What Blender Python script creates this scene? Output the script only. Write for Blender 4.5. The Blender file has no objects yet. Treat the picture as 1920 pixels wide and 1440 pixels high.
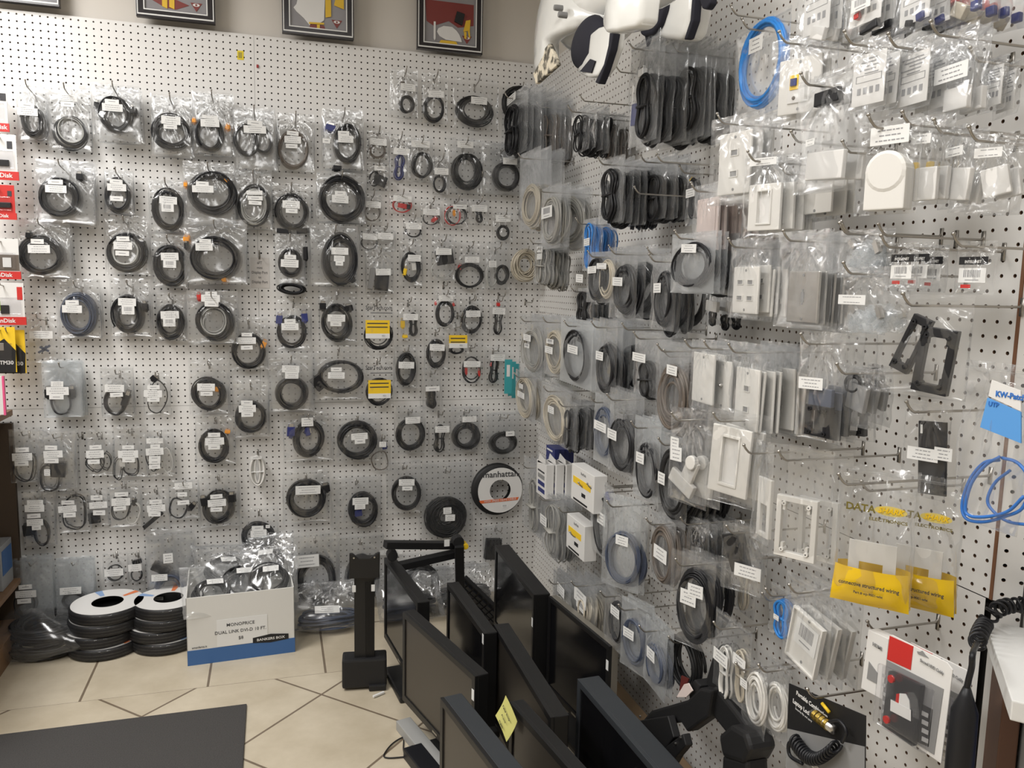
import bpy, bmesh, math, random
import numpy as np
from mathutils import Matrix, Vector
sc = bpy.context.scene
COL = sc.collection
IN = 0.0254
# ---------------------------------------------------------------- camera
CAM = np.array([-1.1633, -3.4495, 1.4293])
CR = np.array([0.9581, -0.2859, 0.0205]); CU = np.array([0.0159, 0.1244, 0.9921]); CF = np.array([0.2861, 0.9502, -0.1238])
FPX = 1491.35
cd = bpy.data.cameras.new('camera'); cam = bpy.data.objects.new('camera', cd); COL.objects.link(cam)
cd.sensor_fit = 'HORIZONTAL'; cd.sensor_width = 36; cd.lens = FPX / 1920 * 36; cd.clip_start = 0.02
m = Matrix.Identity(4)
for i in range(3):
    m[i][0] = CR[i]; m[i][1] = CU[i]; m[i][2] = -CF[i]; m[i][3] = CAM[i]
cam.matrix_world = m; sc.camera = cam
# ---------------------------------------------------------------- world, light, exposure
w = bpy.data.worlds.new('world'); sc.world = w; w.use_nodes = True
w.node_tree.nodes['Background'].inputs[0].default_value = (.9, .93, 1, 1)
w.node_tree.nodes['Background'].inputs[1].default_value = 0.25
sc.view_settings.view_transform = 'Standard'; sc.view_settings.look = 'None'
sc.view_settings.gamma = 1; sc.view_settings.exposure = 0.06
sc.cycles.transparent_max_bounces = 40; sc.cycles.max_bounces = 6; sc.cycles.diffuse_bounces = 3
sc.cycles.glossy_bounces = 3; sc.cycles.transmission_bounces = 4; sc.cycles.use_fast_gi = False
LIGHTS = [(-2.5, -1.25, 52), (-2.5, -3.6, 30), (-1.0, -3.0, 24), (-4.1, -2.4, 18)]
CEIL = 2.95
for lx, ly, e in LIGHTS:
    ld = bpy.data.lights.new('ceiling_lamp', 'AREA'); ld.shape = 'RECTANGLE'; ld.size = .56; ld.size_y = 1.16
    ld.energy = e; ld.color = (1, .982, .962)
    lo = bpy.data.objects.new('ceiling_lamp', ld); COL.objects.link(lo); lo.location = (lx, ly, CEIL - .045)

def un(px, py, ax, val):                      # where the sight line through a photo point meets the plane axis=val
    d = (px - 960) / FPX * CR - (py - 720) / FPX * CU + CF
    return CAM + d * ((val - CAM[ax]) / d[ax])
def WP(wall, px, py, d): return un(px, py, 1, -d) if wall == 'B' else un(px, py, 0, -d)
def LO(wall, P, P0):                          # world offset -> offset in a thing's own frame (front is -y)
    q = P - P0
    return (q[0], q[1], q[2]) if wall == 'B' else (-q[1], q[0], q[2])
RZ = {'B': 0.0, 'R': -math.pi / 2}
class Fr:                                     # an upright plane before a wall, turned by yaw degrees, and its own axes
    def __init__(s, wall, cx, cy, d, yaw=0):
        s.O = WP(wall, cx, cy, d); s.th = RZ[wall] + math.radians(yaw); s.ex = np.array([math.cos(s.th), math.sin(s.th), 0]); s.ey = np.array([-math.sin(s.th), math.cos(s.th), 0])
    def P(s, px, py):
        d = (px - 960) / FPX * CR - (py - 720) / FPX * CU + CF; return CAM + d * (np.dot(s.O - CAM, s.ey) / np.dot(d, s.ey))
    def L(s, P, P0): q = P - P0; return (float(q @ s.ex), float(q @ s.ey), float(q[2]))
# ---------------------------------------------------------------- materials
MATS = {}
def mat(name, col, rough=.5, metal=0, spec=.5, noise=0, nscale=30, bump=0, coat=0):
    if name in MATS: return MATS[name]
    M = bpy.data.materials.new(name); M.use_nodes = True; nt = M.node_tree; p = nt.nodes['Principled BSDF']
    p.inputs['Base Color'].default_value = (*col, 1); p.inputs['Roughness'].default_value = rough
    p.inputs['Metallic'].default_value = metal; p.inputs['Specular IOR Level'].default_value = spec
    p.inputs['Coat Weight'].default_value = coat
    if noise or bump:
        tc = nt.nodes.new('ShaderNodeTexCoord'); n = nt.nodes.new('ShaderNodeTexNoise'); n.inputs['Scale'].default_value = nscale
        n.inputs['Detail'].default_value = 4; nt.links.new(tc.outputs['Object'], n.inputs['Vector'])
        if noise:
            mx = nt.nodes.new('ShaderNodeMix'); mx.data_type = 'RGBA'
            mx.inputs[6].default_value = (*[c * (1 - noise) for c in col], 1); mx.inputs[7].default_value = (*[min(1, c * (1 + noise)) for c in col], 1)
            nt.links.new(n.outputs[0], mx.inputs[0]); nt.links.new(mx.outputs[2], p.inputs['Base Color'])
        if bump:
            b = nt.nodes.new('ShaderNodeBump'); b.inputs['Strength'].default_value = bump; b.inputs['Distance'].default_value = .002
            nt.links.new(n.outputs[0], b.inputs['Height']); nt.links.new(b.outputs[0], p.inputs['Normal'])
    MATS[name] = M; return M
def plastic(name, tint, fac, rough=.16, body=(.93, .95, .97), edge=.3, gl=.05):
    M = bpy.data.materials.new(name); M.use_nodes = True; nt = M.node_tree; nt.nodes.remove(nt.nodes['Principled BSDF']); L = nt.links.new
    d = nt.nodes.new('ShaderNodeBsdfDiffuse'); d.inputs[0].default_value = (*body, 1); tl = nt.nodes.new('ShaderNodeBsdfTranslucent'); tl.inputs[0].default_value = (*body, 1)
    h = nt.nodes.new('ShaderNodeMixShader'); h.inputs[0].default_value = .5; L(d.outputs[0], h.inputs[1]); L(tl.outputs[0], h.inputs[2])
    t = nt.nodes.new('ShaderNodeBsdfTransparent'); t.inputs[0].default_value = (*tint, 1)
    lw = nt.nodes.new('ShaderNodeLayerWeight'); lw.inputs[0].default_value = .3
    ma = nt.nodes.new('ShaderNodeMath'); ma.operation = 'MULTIPLY_ADD'; ma.inputs[1].default_value = edge; ma.inputs[2].default_value = fac; ma.use_clamp = True
    mx = nt.nodes.new('ShaderNodeMixShader'); L(lw.outputs['Facing'], ma.inputs[0]); L(ma.outputs[0], mx.inputs[0]); L(t.outputs[0], mx.inputs[1]); L(h.outputs[0], mx.inputs[2])
    g = nt.nodes.new('ShaderNodeBsdfGlossy'); g.inputs['Roughness'].default_value = rough; g.inputs[0].default_value = (1, 1, 1, 1)
    mb = nt.nodes.new('ShaderNodeMath'); mb.operation = 'MULTIPLY_ADD'; mb.inputs[1].default_value = .28; mb.inputs[2].default_value = gl; L(lw.outputs['Fresnel'], mb.inputs[0])
    m2 = nt.nodes.new('ShaderNodeMixShader'); L(mb.outputs[0], m2.inputs[0]); L(mx.outputs[0], m2.inputs[1]); L(g.outputs[0], m2.inputs[2])
    L(m2.outputs[0], nt.nodes['Material Output'].inputs[0]); MATS[name] = M; return M
BAG = plastic('clear_bag_plastic', (.99, .992, .994), .03, edge=.18)
BAGM = plastic('milky_bag_plastic', (.97, .98, .985), .13, rough=.3, edge=.22)
BLIS = plastic('clear_blister', (.98, .98, .99), .01, rough=.08, edge=.05, gl=.03)
C = {
 'K': mat('black_rubber', (.010, .0105, .013), .42, spec=.35), 'k': mat('black_matt', (.008, .008, .009), .55), 'G': mat('slate_cable', (.06, .075, .115), .45),
 'S': mat('silver_cable', (.42, .42, .40), .3, spec=.8), 'W': mat('white_plastic', (.70, .685, .65), .38), 'E': mat('beige_cable', (.50, .45, .36), .45),
 'B': mat('blue_cable', (.03, .16, .52), .4), 'D': mat('navy_plug', (.02, .03, .16), .4), 'N': mat('brown_cable', (.13, .105, .085), .45),
 'R': mat('red_plastic', (.55, .03, .025), .4), 'Y': mat('yellow_card', (.85, .56, .02), .5), 'O': mat('orange_plug', (.85, .33, .02), .4),
 'L': mat('label_paper', (.76, .76, .745), .6), 'T': mat('ink', (.04, .04, .045), .6), 't': mat('faint_ink', (.30, .30, .31), .6), 'M': mat('steel', (.55, .54, .52), .3, metal=1),
 'C': mat('card_white', (.72, .71, .69), .45), 'g': mat('grey_plastic', (.25, .25, .25), .45), 'Z': mat('zinc_wire', (.42, .40, .37), .35, metal=1),
 'Q': mat('teal_card', (.05, .35, .38), .4), 'H': mat('grey_cable', (.34, .33, .30), .45), 'P': mat('pale_pink_plate', (.62, .53, .50), .4),
 'b': mat('bright_blue', (.03, .22, .62), .35), 'e': mat('light_grey_print', (.55, .55, .54), .5),
}
# ---------------------------------------------------------------- mesh tools
class MB:
    def __init__(s): s.V = []; s.F = []; s.I = []; s.n = 0
    def add(s, v, f, mi=0):
        v = np.asarray(v, float); s.V.append(v); n = s.n
        s.F += [[i + n for i in q] for q in f]; s.I += [mi] * len(f); s.n += len(v); return s
    def box(s, c, d, mi=0, R=None):
        v = np.array([(x, y, z) for x in (-.5, .5) for y in (-.5, .5) for z in (-.5, .5)]) * np.array(d)
        if R is not None: v = v @ np.array(R).T
        return s.add(v + np.array(c), [(0, 1, 3, 2), (4, 6, 7, 5), (0, 4, 5, 1), (2, 3, 7, 6), (0, 2, 6, 4), (1, 5, 7, 3)], mi)
    def tube(s, path, r, k=6, mi=0, closed=False, ref=None):
        P = np.asarray(path, float); n = len(P)
        if closed: t = np.roll(P, -1, 0) - np.roll(P, 1, 0)
        else: t = np.gradient(P, axis=0)
        t /= np.linalg.norm(t, axis=1)[:, None] + 1e-12
        if ref is None:
            a = np.abs(t).mean(0); ref = np.eye(3)[int(np.argmin(a))]
        nn = np.cross(t, ref); nn /= np.linalg.norm(nn, axis=1)[:, None] + 1e-12
        bb = np.cross(nn, t); r = np.broadcast_to(np.asarray(r, float), (n,))
        a = np.arange(k) * 2 * math.pi / k
        v = P[:, None] + r[:, None, None] * (np.cos(a)[None, :, None] * nn[:, None] + np.sin(a)[None, :, None] * bb[:, None])
        f = []
        for i in range(n if closed else n - 1):
            j = (i + 1) % n
            for q in range(k): f.append((i * k + q, i * k + (q + 1) % k, j * k + (q + 1) % k, j * k + q))
        if not closed: f += [tuple(range(k))[::-1], tuple((n - 1) * k + q for q in range(k))]
        return s.add(v.reshape(-1, 3), f, mi)
    def prism(s, pts, y0, y1, mi=0):            # outline in x,z swept along y
        n = len(pts); v = [(x, y0, z) for x, z in pts] + [(x, y1, z) for x, z in pts]
        return s.add(v, [tuple(range(n)), tuple(range(2 * n - 1, n - 1, -1))] + [(i, i + n, (i + 1) % n + n, (i + 1) % n) for i in range(n)], mi)
    def frame(s, x0, z0, x1, z1, hx0, hz0, hx1, hz1, y0, y1, mi=0):   # plate with a rectangular hole
        o = [(x0, z0), (x1, z0), (x1, z1), (x0, z1)]; h = [(hx0, hz0), (hx1, hz0), (hx1, hz1), (hx0, hz1)]
        v = [(x, y0, z) for x, z in o + h] + [(x, y1, z) for x, z in o + h]; f = []
        for i in range(4):
            j = (i + 1) % 4
            f += [(i, j, j + 4, i + 4), (i + 8, i + 12, j + 12, j + 8), (i, i + 8, j + 8, j), (i + 4, j + 4, j + 12, i + 12)]
        return s.add(v, f, mi)
    def lathe(s, prof, k=28, mi=0, axis=1, c=(0, 0, 0)):   # profile (radius, along axis)
        a = np.arange(k) * 2 * math.pi / k; v = []
        for r, h in prof:
            for q in a:
                p = [r * math.cos(q), r * math.sin(q)]; p.insert(axis, h); v.append(p)
        f = []
        for i in range(len(prof) - 1):
            for q in range(k): f.append((i * k + q, i * k + (q + 1) % k, (i + 1) * k + (q + 1) % k, (i + 1) * k + q))
        return s.add(np.array(v) + np.array(c), f, mi)
    def mesh(s, name, mats, smooth=False, bevel=0):
        me = bpy.data.meshes.new(name)
        me.from_pydata(np.concatenate(s.V).tolist(), [], s.F)
        for q in mats: me.materials.append(q)
        me.polygons.foreach_set('material_index', s.I)
        if bevel or True:
            bm = bmesh.new(); bm.from_mesh(me)
            bmesh.ops.recalc_face_normals(bm, faces=bm.faces)
            if bevel:
                ed = [e for e in bm.edges if e.is_manifold and e.calc_face_angle(0) > .6]
                bmesh.ops.bevel(bm, geom=ed, offset=bevel, segments=2, affect='EDGES', profile=.6, clamp_overlap=True)
            bm.to_mesh(me); bm.free()
        if smooth: me.polygons.foreach_set('use_smooth', [True] * len(me.polygons))
        return me
def ob(name, me, parent=None, loc=(0, 0, 0), rot=(0, 0, 0), scale=(1, 1, 1), label=None):
    o = bpy.data.objects.new(name, me); COL.objects.link(o); o.parent = parent
    o.location = loc; o.rotation_euler = rot; o.scale = scale
    if label: o['label'] = label
    return o
def tag(o, label, cat, group=None, kind=None):
    o['label'] = label; o['category'] = cat
    if group: o['group'] = group
    if kind: o['kind'] = kind
    return o
def thing(name, label, cat, loc=(0, 0, 0), rz=0, group=None):
    return tag(ob(name, None, None, loc, (0, 0, rz)), label, cat, group)
def struct(name, me, loc=(0, 0, 0), rz=0):
    o = ob(name, me, None, loc, (0, 0, rz)); o['kind'] = 'structure'; return o
def dup(root, loc=None, rot=None, label=None, group=None):
    r = root.copy(); COL.objects.link(r)
    if loc is not None: r.location = loc
    if rot is not None: r.rotation_euler = rot
    if label: r['label'] = label
    if group: r['group'] = group
    for ch in list(root.children):
        c = ch.copy(); COL.objects.link(c); c.parent = r
        for g in list(ch.children):
            d = g.copy(); COL.objects.link(d); d.parent = c
    return r
def text_me(s, size, mat_, bold=0, depth=.0003, align='CENTER', squeeze=1.0, spacing=1.0, slant=0):
    cu = bpy.data.curves.new('lettering', 'FONT'); cu.body = s; cu.size = size; cu.extrude = depth; cu.offset = bold * size
    cu.align_x = align; cu.align_y = 'CENTER'; cu.space_line = spacing; cu.resolution_u = 2; cu.shear = slant
    o = bpy.data.objects.new('lettering', cu); COL.objects.link(o)
    dg = bpy.context.evaluated_depsgraph_get(); me = bpy.data.meshes.new_from_object(o.evaluated_get(dg))
    bpy.data.objects.remove(o); bpy.data.curves.remove(cu)
    me.transform(Matrix.Diagonal((squeeze, 1, 1, 1))); me.transform(Matrix.Rotation(math.pi / 2, 4, 'X'))
    me.materials.clear(); me.materials.append(mat_); return me
def text(s, size, mat_, parent, loc, rot=(0, 0, 0), name='lettering', **k):
    return ob(name, text_me(s, size, mat_, **k), parent, loc, rot)
rnd = random.Random(7)
# ---------------------------------------------------------------- shared meshes for bags
def bag_mesh(seed, nx=23, nz=28):
    g = np.random.default_rng(seed)
    u = np.linspace(-.5, .5, nx); v = np.linspace(.11, -.89, nz); X, Z = np.meshgrid(u, v)
    def field():
        d = np.zeros_like(X)
        for _ in range(7):
            a, b = g.uniform(-16, 16), g.uniform(-12, 12); d += np.sin(a * X + b * Z + g.uniform(0, 6.3)) * g.uniform(.0006, .0016)
        ang = np.arctan2(X, -(Z - .02)); r = np.hypot(X, Z)
        wv = np.sin(ang * g.uniform(11, 17) + 2.2 * r + g.uniform(0, 6)); d += .0062 * np.sign(wv) * np.abs(wv) ** .6 * np.exp(-((r - .24) / .17) ** 2)
        d += .002 * np.sign(np.sin(g.uniform(5, 9) * X + g.uniform(8, 14) * Z + g.uniform(0, 6)))*np.exp(-((Z+.6)/.4)**2)*.5
        return d
    edge = np.sqrt(np.clip(1 - (2 * X) ** 2, 0, 1)); low = np.clip((.06 - Z) / .4, 0, 1); bot = np.clip((Z + .89) / .16, 0, 1) ** .5
    puff = .5 * edge ** .6 * low * bot
    dx = X + g.uniform(-.006, .006, X.shape) * (np.abs(X) > .45); e2 = np.clip(edge * 3, 0, 1) * bot
    # y is in units of the bag's own thickness (scaled later); wrinkles are in metres / nominal 0.022
    F = np.stack([dx, -puff - field() / .022 * (.3 + .7 * e2) - .02, Z], -1).reshape(-1, 3)
    Bk = np.stack([dx, puff + field() / .022 * e2 * .6 + .02, Z], -1).reshape(-1, 3)
    B = MB(); idx = lambda i, j: i * nx + j
    fq = [(idx(i, j), idx(i + 1, j), idx(i + 1, j + 1), idx(i, j + 1)) for i in range(nz - 1) for j in range(nx - 1)]
    n = nx * nz; bq = [tuple(q + n for q in f[::-1]) for f in fq]
    rim = []
    for i in range(nz - 1):
        rim += [(idx(i, 0), idx(i, 0) + n, idx(i + 1, 0) + n, idx(i + 1, 0)), (idx(i, nx - 1), idx(i + 1, nx - 1), idx(i + 1, nx - 1) + n, idx(i, nx - 1) + n)]
    for j in range(nx - 1): rim.append((idx(nz - 1, j), idx(nz - 1, j) + n, idx(nz - 1, j + 1) + n, idx(nz - 1, j + 1)))
    B.add(np.concatenate([F, Bk]), fq + bq + rim)
    # press-seal ridges
    for zz in (.062, .074):
        B.box((0, -.05, zz), (.98, .16, .0035), 0)
    return B
BAGS = [bag_mesh(s) for s in range(10)]
_bc = {}
def bag_me(seed, milky=False):
    k = (seed % 10, milky)
    if k not in _bc: _bc[k] = BAGS[k[0]].mesh('bag', [BAGM if milky else BAG], smooth=True)
    return _bc[k]
def coil_mesh(rx, rz, loops, r, thick, cm, seed, spread=.36, wob=.05):
    g = np.random.default_rng(seed); loops = max(1, int(loops * 1.4)) if loops > 2 else loops; r = r * 1.12; n = int(loops * 24); t = np.linspace(0, 1, n); a = 2 * math.pi * loops * t + g.uniform(0, 6)
    kn = g.uniform(0, 1, int(loops * 2) + 3); kn[::3] = kn[::3] * .25; sm = np.interp(t * loops * 2, np.arange(len(kn)), kn); sm = np.convolve(np.pad(sm, 6, 'edge'), np.ones(13) / 13, 'valid')
    rad = 1 - r / max(rx, rz) - spread * sm
    rad = np.minimum(rad + wob * .5 * np.sin(2 * a / max(loops, 1) + g.uniform(0, 6)), 1)
    cx = wob * rx * np.sin(2 * math.pi * t * 3 + g.uniform(0, 6)); cz = wob * rz * np.sin(2 * math.pi * t * 2 + g.uniform(0, 6))
    y = (np.linspace(-.5, .5, n) + .25 * np.sin(a * .73 + g.uniform(0, 6))) * thick * .8
    P = np.stack([rad * rx * np.sin(a) + cx, y, rad * rz * np.cos(a) + cz], -1)
    return MB().tube(P, r, 6, 0, ref=np.array([0., 1, 0])).mesh('cable', [cm], smooth=True)
def bundle_mesh(rx, rz, k, r, cm, seed, tie=True):     # a cable folded to and fro and tied at the waist
    g = np.random.default_rng(seed); B = MB(); n = 40
    for q in range(k):
        t = np.linspace(0, 2 * math.pi, n, endpoint=False); f = (q + .6) / k
        waist = 1 - .45 * np.exp(-(np.cos(t) * 2.2) ** 2) * (1 if tie else 0)
        x = rx * (.25 + .75 * f) * np.sin(t) * waist; z = rz * (.82 + .18 * f) * np.cos(t) + g.uniform(-.03, .03) * rz
        y = g.uniform(-.5, .5) * rx * .5 + .3 * r * np.sin(2 * t)
        B.tube(np.stack([x, y + 0 * x, z], -1), r, 6, 0, closed=True, ref=np.array([0., 1, 0]))
    if tie: B.box((0, 0, 0), (rx * .9, rx * .55, r * 1.6), 0)
    return B.mesh('cable', [cm], smooth=True)
def plug_mesh(w_, h_, cm):
    B = MB(); B.box((0, 0, -h_ * .1), (w_, min(w_, .014), h_ * .7)); B.box((0, 0, h_ * .38), (w_ * .7, min(w_, .014) * .5, h_ * .3), 1)
    B.box((0, 0, -h_ * .5), (w_ * .45, min(w_, .014) * .6, h_ * .2))
    return B.mesh('plug', [cm, C['M']], bevel=.0012)
_lc = {}
def label_mesh(w_, h_, kind):
    k = (round(w_, 3), round(h_, 3), kind)
    if k in _lc: return _lc[k]
    B = MB(); B.box((0, 0, 0), (w_, .0004, h_), 0); g = random.Random(kind * 31 + int(w_ * 1000))
    if kind == 2:                                   # bar code and a line
        x = -w_ * .3
        while x < w_ * .3:
            b = g.uniform(.0006, .0016); B.box((x, -.0003, h_ * .12), (b, .0003, h_ * .5), 1); x += b + g.uniform(.0006, .0014)
        B.box((0, -.0003, -h_ * .32), (w_ * .5, .0003, h_ * .05), 1)
    elif kind == 1:
        B.box((0, -.0003, 0), (w_ * .5, .0003, h_ * .14), 1)
    else:
        nl = 3 if h_ > .018 else 2
        for i in range(nl):
            z = h_ * (.28 - .56 * i / (nl - 1)); x = -w_ * g.uniform(.22, .38); e = -x
            while x < e:
                b = min(g.uniform(.003, .008), e - x + .001); B.box((x + b / 2, -.0003, z), (b, .0003, h_ * .07), 1); x += b + .0016
    _lc[k] = B.mesh('price_label', [C['L'], C['t']]); return _lc[k]
_hk = {}
def hook_mesh(L, tilt=0.0):
    k = (round(L, 2), tilt)
    if k not in _hk:
        P = [(0, .006, .012), (0, -.001, .004), (0, -.006, 0)]
        n = 8
        for i in range(1, n + 1): P.append((0, -L * i / n, L * tilt * i / n))
        zt = L * tilt
        P += [(0, -L - .006, zt + .003), (0, -L - .013, zt + .010), (0, -L - .018, zt + .018)]
        B = MB().tube(P, .0022, 7, 0, ref=np.array([1., 0, 0]))
        a = np.array(P[-1]); B.lathe([(0, -.0035), (.0028, -.002), (.0036, 0), (.0028, .002), (0, .0035)], 8, 0, 2, tuple(a))
        B.box((0, -.0008, 0), (.007, .0016, .03))
        _hk[k] = B.mesh('peg_hook', [C['Z']], smooth=True)
    return _hk[k]
def hook(wall, P, L, label, group=None, tilt=0.0):
    loc = (P[0], -.0005, P[2] - L * tilt) if wall == 'B' else (-.0005, P[1], P[2] - L * tilt)
    o = ob('peg_hook', hook_mesh(L, tilt), None, loc, (0, 0, RZ[wall])); return tag(o, label, 'hook', group)
def plate(kind, w_, h_, parent, q):
    W = C['W']; B = MB(); o = lambda nm, me, loc=(0, 0, 0), par=None: ob(nm, me, par or parent, loc)
    if kind in ('two', 'four', 'vga', 'blank', 'coax', 'steel', 'pink', 'back'):
        cm = C['M'] if kind == 'steel' else C['P'] if kind == 'pink' else W
        B.box((0, 0, 0), (w_, .0055, h_)); r = o('wall_plate', B.mesh('wall_plate', [cm], bevel=.0022), q)
        s_ = MB()
        for z in (-.42, .42): s_.lathe([(0, -.0034), (.003, -.0034), (.003, -.0026)], 10, 0, 1, (0, 0, z * h_))
        o('screw', s_.mesh('screw', [C['g']]), (0, 0, 0), r)
        if kind in ('two', 'four'):
            cells = [(-.2, .17), (-.2, -.17), (.2, .17), (.2, -.17)] if kind == 'four' else [(0, .17), (0, -.17)]
            for x, z in cells:
                p_ = MB().frame(-w_ * .13, -h_ * .055, w_ * .13, h_ * .055, -w_ * .1, -h_ * .042, w_ * .1, h_ * .042, -.0045, -.0028); p_.box((0, -.0029, 0), (w_ * .19, .0003, h_ * .08), 1)
                o('port', p_.mesh('port', [W, C['g']]), (x * w_, 0, z * h_), r)
        elif kind == 'vga':
            o('insert', MB().box((0, -.004, 0), (w_ * .52, .003, h_ * .62)).mesh('insert', [C['C']], bevel=.0008), (0, 0, 0), r)
            o('socket', MB().box((-w_ * .1, -.0075, .06 * h_), (w_ * .14, .005, h_ * .13), 0).box((-w_ * .1, -.006, .06 * h_), (w_ * .2, .002, h_ * .26), 1).mesh('socket', [C['D'], C['Y']]), (0, 0, 0), r)
            o('jack', MB().lathe([(0, -.008), (.0022, -.008), (.0035, -.006), (.0035, -.003)], 10, 0, 1, (-w_ * .1, 0, -h_ * .22)).mesh('jack', [C['N']]), (0, 0, 0), r)
            o('slot', MB().box((w_ * .19, -.0052, -.03 * h_), (w_ * .07, .002, h_ * .5)).mesh('slot', [C['H']]), (0, 0, 0), r)
        elif kind == 'coax':
            o('jack', MB().lathe([(0, -.012), (.003, -.012), (.0045, -.009), (.0045, -.003)], 8).mesh('jack', [C['M']]), (0, 0, 0), r)
        elif kind == 'steel':
            o('port_cutout', MB().prism([(-.004, -h_ * .1), (.004, -h_ * .1), (.004, h_ * .1), (-.004, h_ * .1)], -.0034, -.0028).prism([(-.0015, -h_ * .15), (.0015, -h_ * .15), (.0015, h_ * .15), (-.0015, h_ * .15)], -.0035, -.0028).mesh('port_cutout', [C['g']]), (0, 0, 0), r)
        elif kind == 'back':
            o('rim', MB().frame(-w_ / 2, -h_ / 2, w_ / 2, h_ / 2, -w_ / 2 + .003, -h_ / 2 + .003, w_ / 2 - .003, h_ / 2 - .003, -.008, -.0026).mesh('rim', [W]), (0, 0, 0), r)
            o('barcode_label', label_mesh(round(w_ * .72, 3), round(h_ * .5, 3), 2), (0, -.0036, h_ * .1), r)
        return r
    if kind == 'decora':
        r = o('wall_plate', MB().frame(-w_ / 2, -h_ / 2, w_ / 2, h_ / 2, -w_ * .2, -h_ * .34, w_ * .2, h_ * .34, -.004, .004).mesh('wall_plate', [W], bevel=.0018), q)
        o('opening_lip', MB().frame(-w_ * .24, -h_ * .38, w_ * .24, h_ * .38, -w_ * .2, -h_ * .34, w_ * .2, h_ * .34, -.0065, -.0035).mesh('opening_lip', [W], bevel=.001), (0, 0, 0), r)
        o('lip_scoop', MB().box((0, .0035, 0), (w_ * .4, .001, h_ * .68)).mesh('lip_scoop', [C['C']]), (0, 0, 0), r)
        return r
    if kind == 'dslot':
        r = o('wall_plate', MB().frame(-w_ / 2, -h_ / 2, w_ / 2, h_ / 2, -w_ * .25, -h_ * .42, w_ * .25, h_ * .05, -.004, .004).mesh('wall_plate', [W], bevel=.002), q); return r
    if kind in ('frame', 'bracket'):
        cm = W if kind == 'frame' else C['K']; t = .13 if kind == 'frame' else .2
        r = o('mounting_frame', MB().frame(-w_ / 2, -h_ / 2, w_ / 2, h_ / 2, -w_ * (.5 - t), -h_ * (.5 - t * .7), w_ * (.5 - t), h_ * (.5 - t * .7), -.006, .006).mesh('mounting_frame', [cm], bevel=.0012), q)
        for x, z in ((-.42, .44), (.42, -.44), (.42, .44), (-.42, -.44)):
            e_ = MB().lathe([(.0015, -.009), (.0042, -.009), (.0046, -.005), (.0046, .007)], 10); e_.box((0, -.002, -.007 * (1 if z > 0 else -1)), (.005, .009, .012)); o('screw_tab', e_.mesh('screw_tab', [cm]), (x * w_ * .72, 0, z * h_ * .86), r)
        return r
    if kind == 'edge':
        return o('wall_plate', B.box((0, 0, 0), (w_, .006, h_)).box((0, -.004, 0), (w_ * .8, .003, h_ * .9)).mesh('wall_plate', [C['P']], bevel=.002), q)
    if kind == 'card':
        B.box((0, 0, 0), (w_, .0012, h_)); r = o('printed_card', B.mesh('printed_card', [C['C']]), q)
        g_ = MB(); rr = random.Random(int(w_ * 9000))
        for a_ in range(5): g_.box((rr.uniform(-.1, .1) * w_, -.0009, h_ * (.4 - .07 * a_)), (w_ * rr.uniform(.4, .75), .0003, h_ * .022))
        for a_ in range(4): g_.box((w_ * (-.28 + .19 * a_), -.0009, -h_ * .22), (w_ * .11, .0003, h_ * .13))
        g_.frame(w_ * -.4, h_ * -.05, w_ * .4, h_ * .09, w_ * -.38, h_ * -.04, w_ * .38, h_ * .08, -.001, -.0006)
        o('print', g_.mesh('print', [C['t']]), (0, 0, 0), r); return r
    if kind == 'box':
        r = o('surface_box', B.box((0, 0, 0), (w_, .026, h_)).box((0, -.014, h_ * .08), (w_ * .8, .004, h_ * .6)).mesh('surface_box', [W], bevel=.003), q); return r
    if kind == 'sbox':
        r = o('surface_box', B.box((0, 0, -h_ * .1), (w_, .03, h_ * .78)).lathe([(w_ * .5, -.015), (w_ * .5, .015), (0, .015)], 20, 0, 1, (0, 0, h_ * .22)).lathe([(0, -.017), (w_ * .42, -.017), (w_ * .5, -.015)], 20, 0, 1, (0, 0, h_ * .22)).mesh('surface_box', [W], bevel=.002), q); return r
    if kind == 'flange':
        r = o('cable_entry_plate', B.box((0, 0, -h_ * .28), (w_, .012, h_ * .3), 0).box((w_ * .1, 0, .1 * h_), (w_ * .45, .01, h_ * .5)).lathe([(0, -.012), (w_ * .2, -.012), (w_ * .2, 0)], 14, 0, 1, (w_ * .1, 0, h_ * .3)).mesh('cable_entry_plate', [W], bevel=.003), q); return r
    if kind == 'bplate':
        r = o('black_plate', B.box((0, 0, 0), (w_, .004, h_)).mesh('black_plate', [C['K']], bevel=.001), q)
        o('slot', MB().prism([(-w_ * .42, h_ * .33), (-w_ * .34, h_ * .33), (-w_ * .34, h_ * .45), (-w_ * .42, h_ * .45)], -.003, -.002).mesh('slot', [C['L']]), (0, 0, 0), r); return r
    if kind == 'pins':
        rr = random.Random(3)
        for _ in range(34): B.box((rr.uniform(-.45, .45) * w_, rr.uniform(-.5, .5) * .012, rr.uniform(-.5, .5) * h_), (.009, .008, .018), rr.choice([0, 0, 0, 0, 0, 0, 1, 0, 0, 0]), Matrix.Rotation(rr.uniform(0, 3), 3, 'Y'))
        r = ob('connectors', B.mesh('connectors', [BAGM, C['M'], C['Y']]), parent, q); r['kind'] = 'stuff'; return r
    if kind == 'intel':
        r = o('printed_band', B.box((0, -.0075, h_ * .27), (w_, .0006, h_ * .2)).mesh('printed_band', [C['k']]), q)
        o('lettering', text_me('INTELLINET', h_ * .1, C['C'], bold=.02, squeeze=.8), (0, -.0084, h_ * .24), r)
        o('barcode_label', label_mesh(round(w_ * .95, 3), round(h_ * .36, 3), 2), (0, -.008, -h_ * .1), r)
        o('red_mark', MB().box((-w_ * .2, -.008, -h_ * .38), (w_ * .35, .0005, h_ * .09)).mesh('red_mark', [C['R']]), (0, 0, 0), r)
        return r
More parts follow.
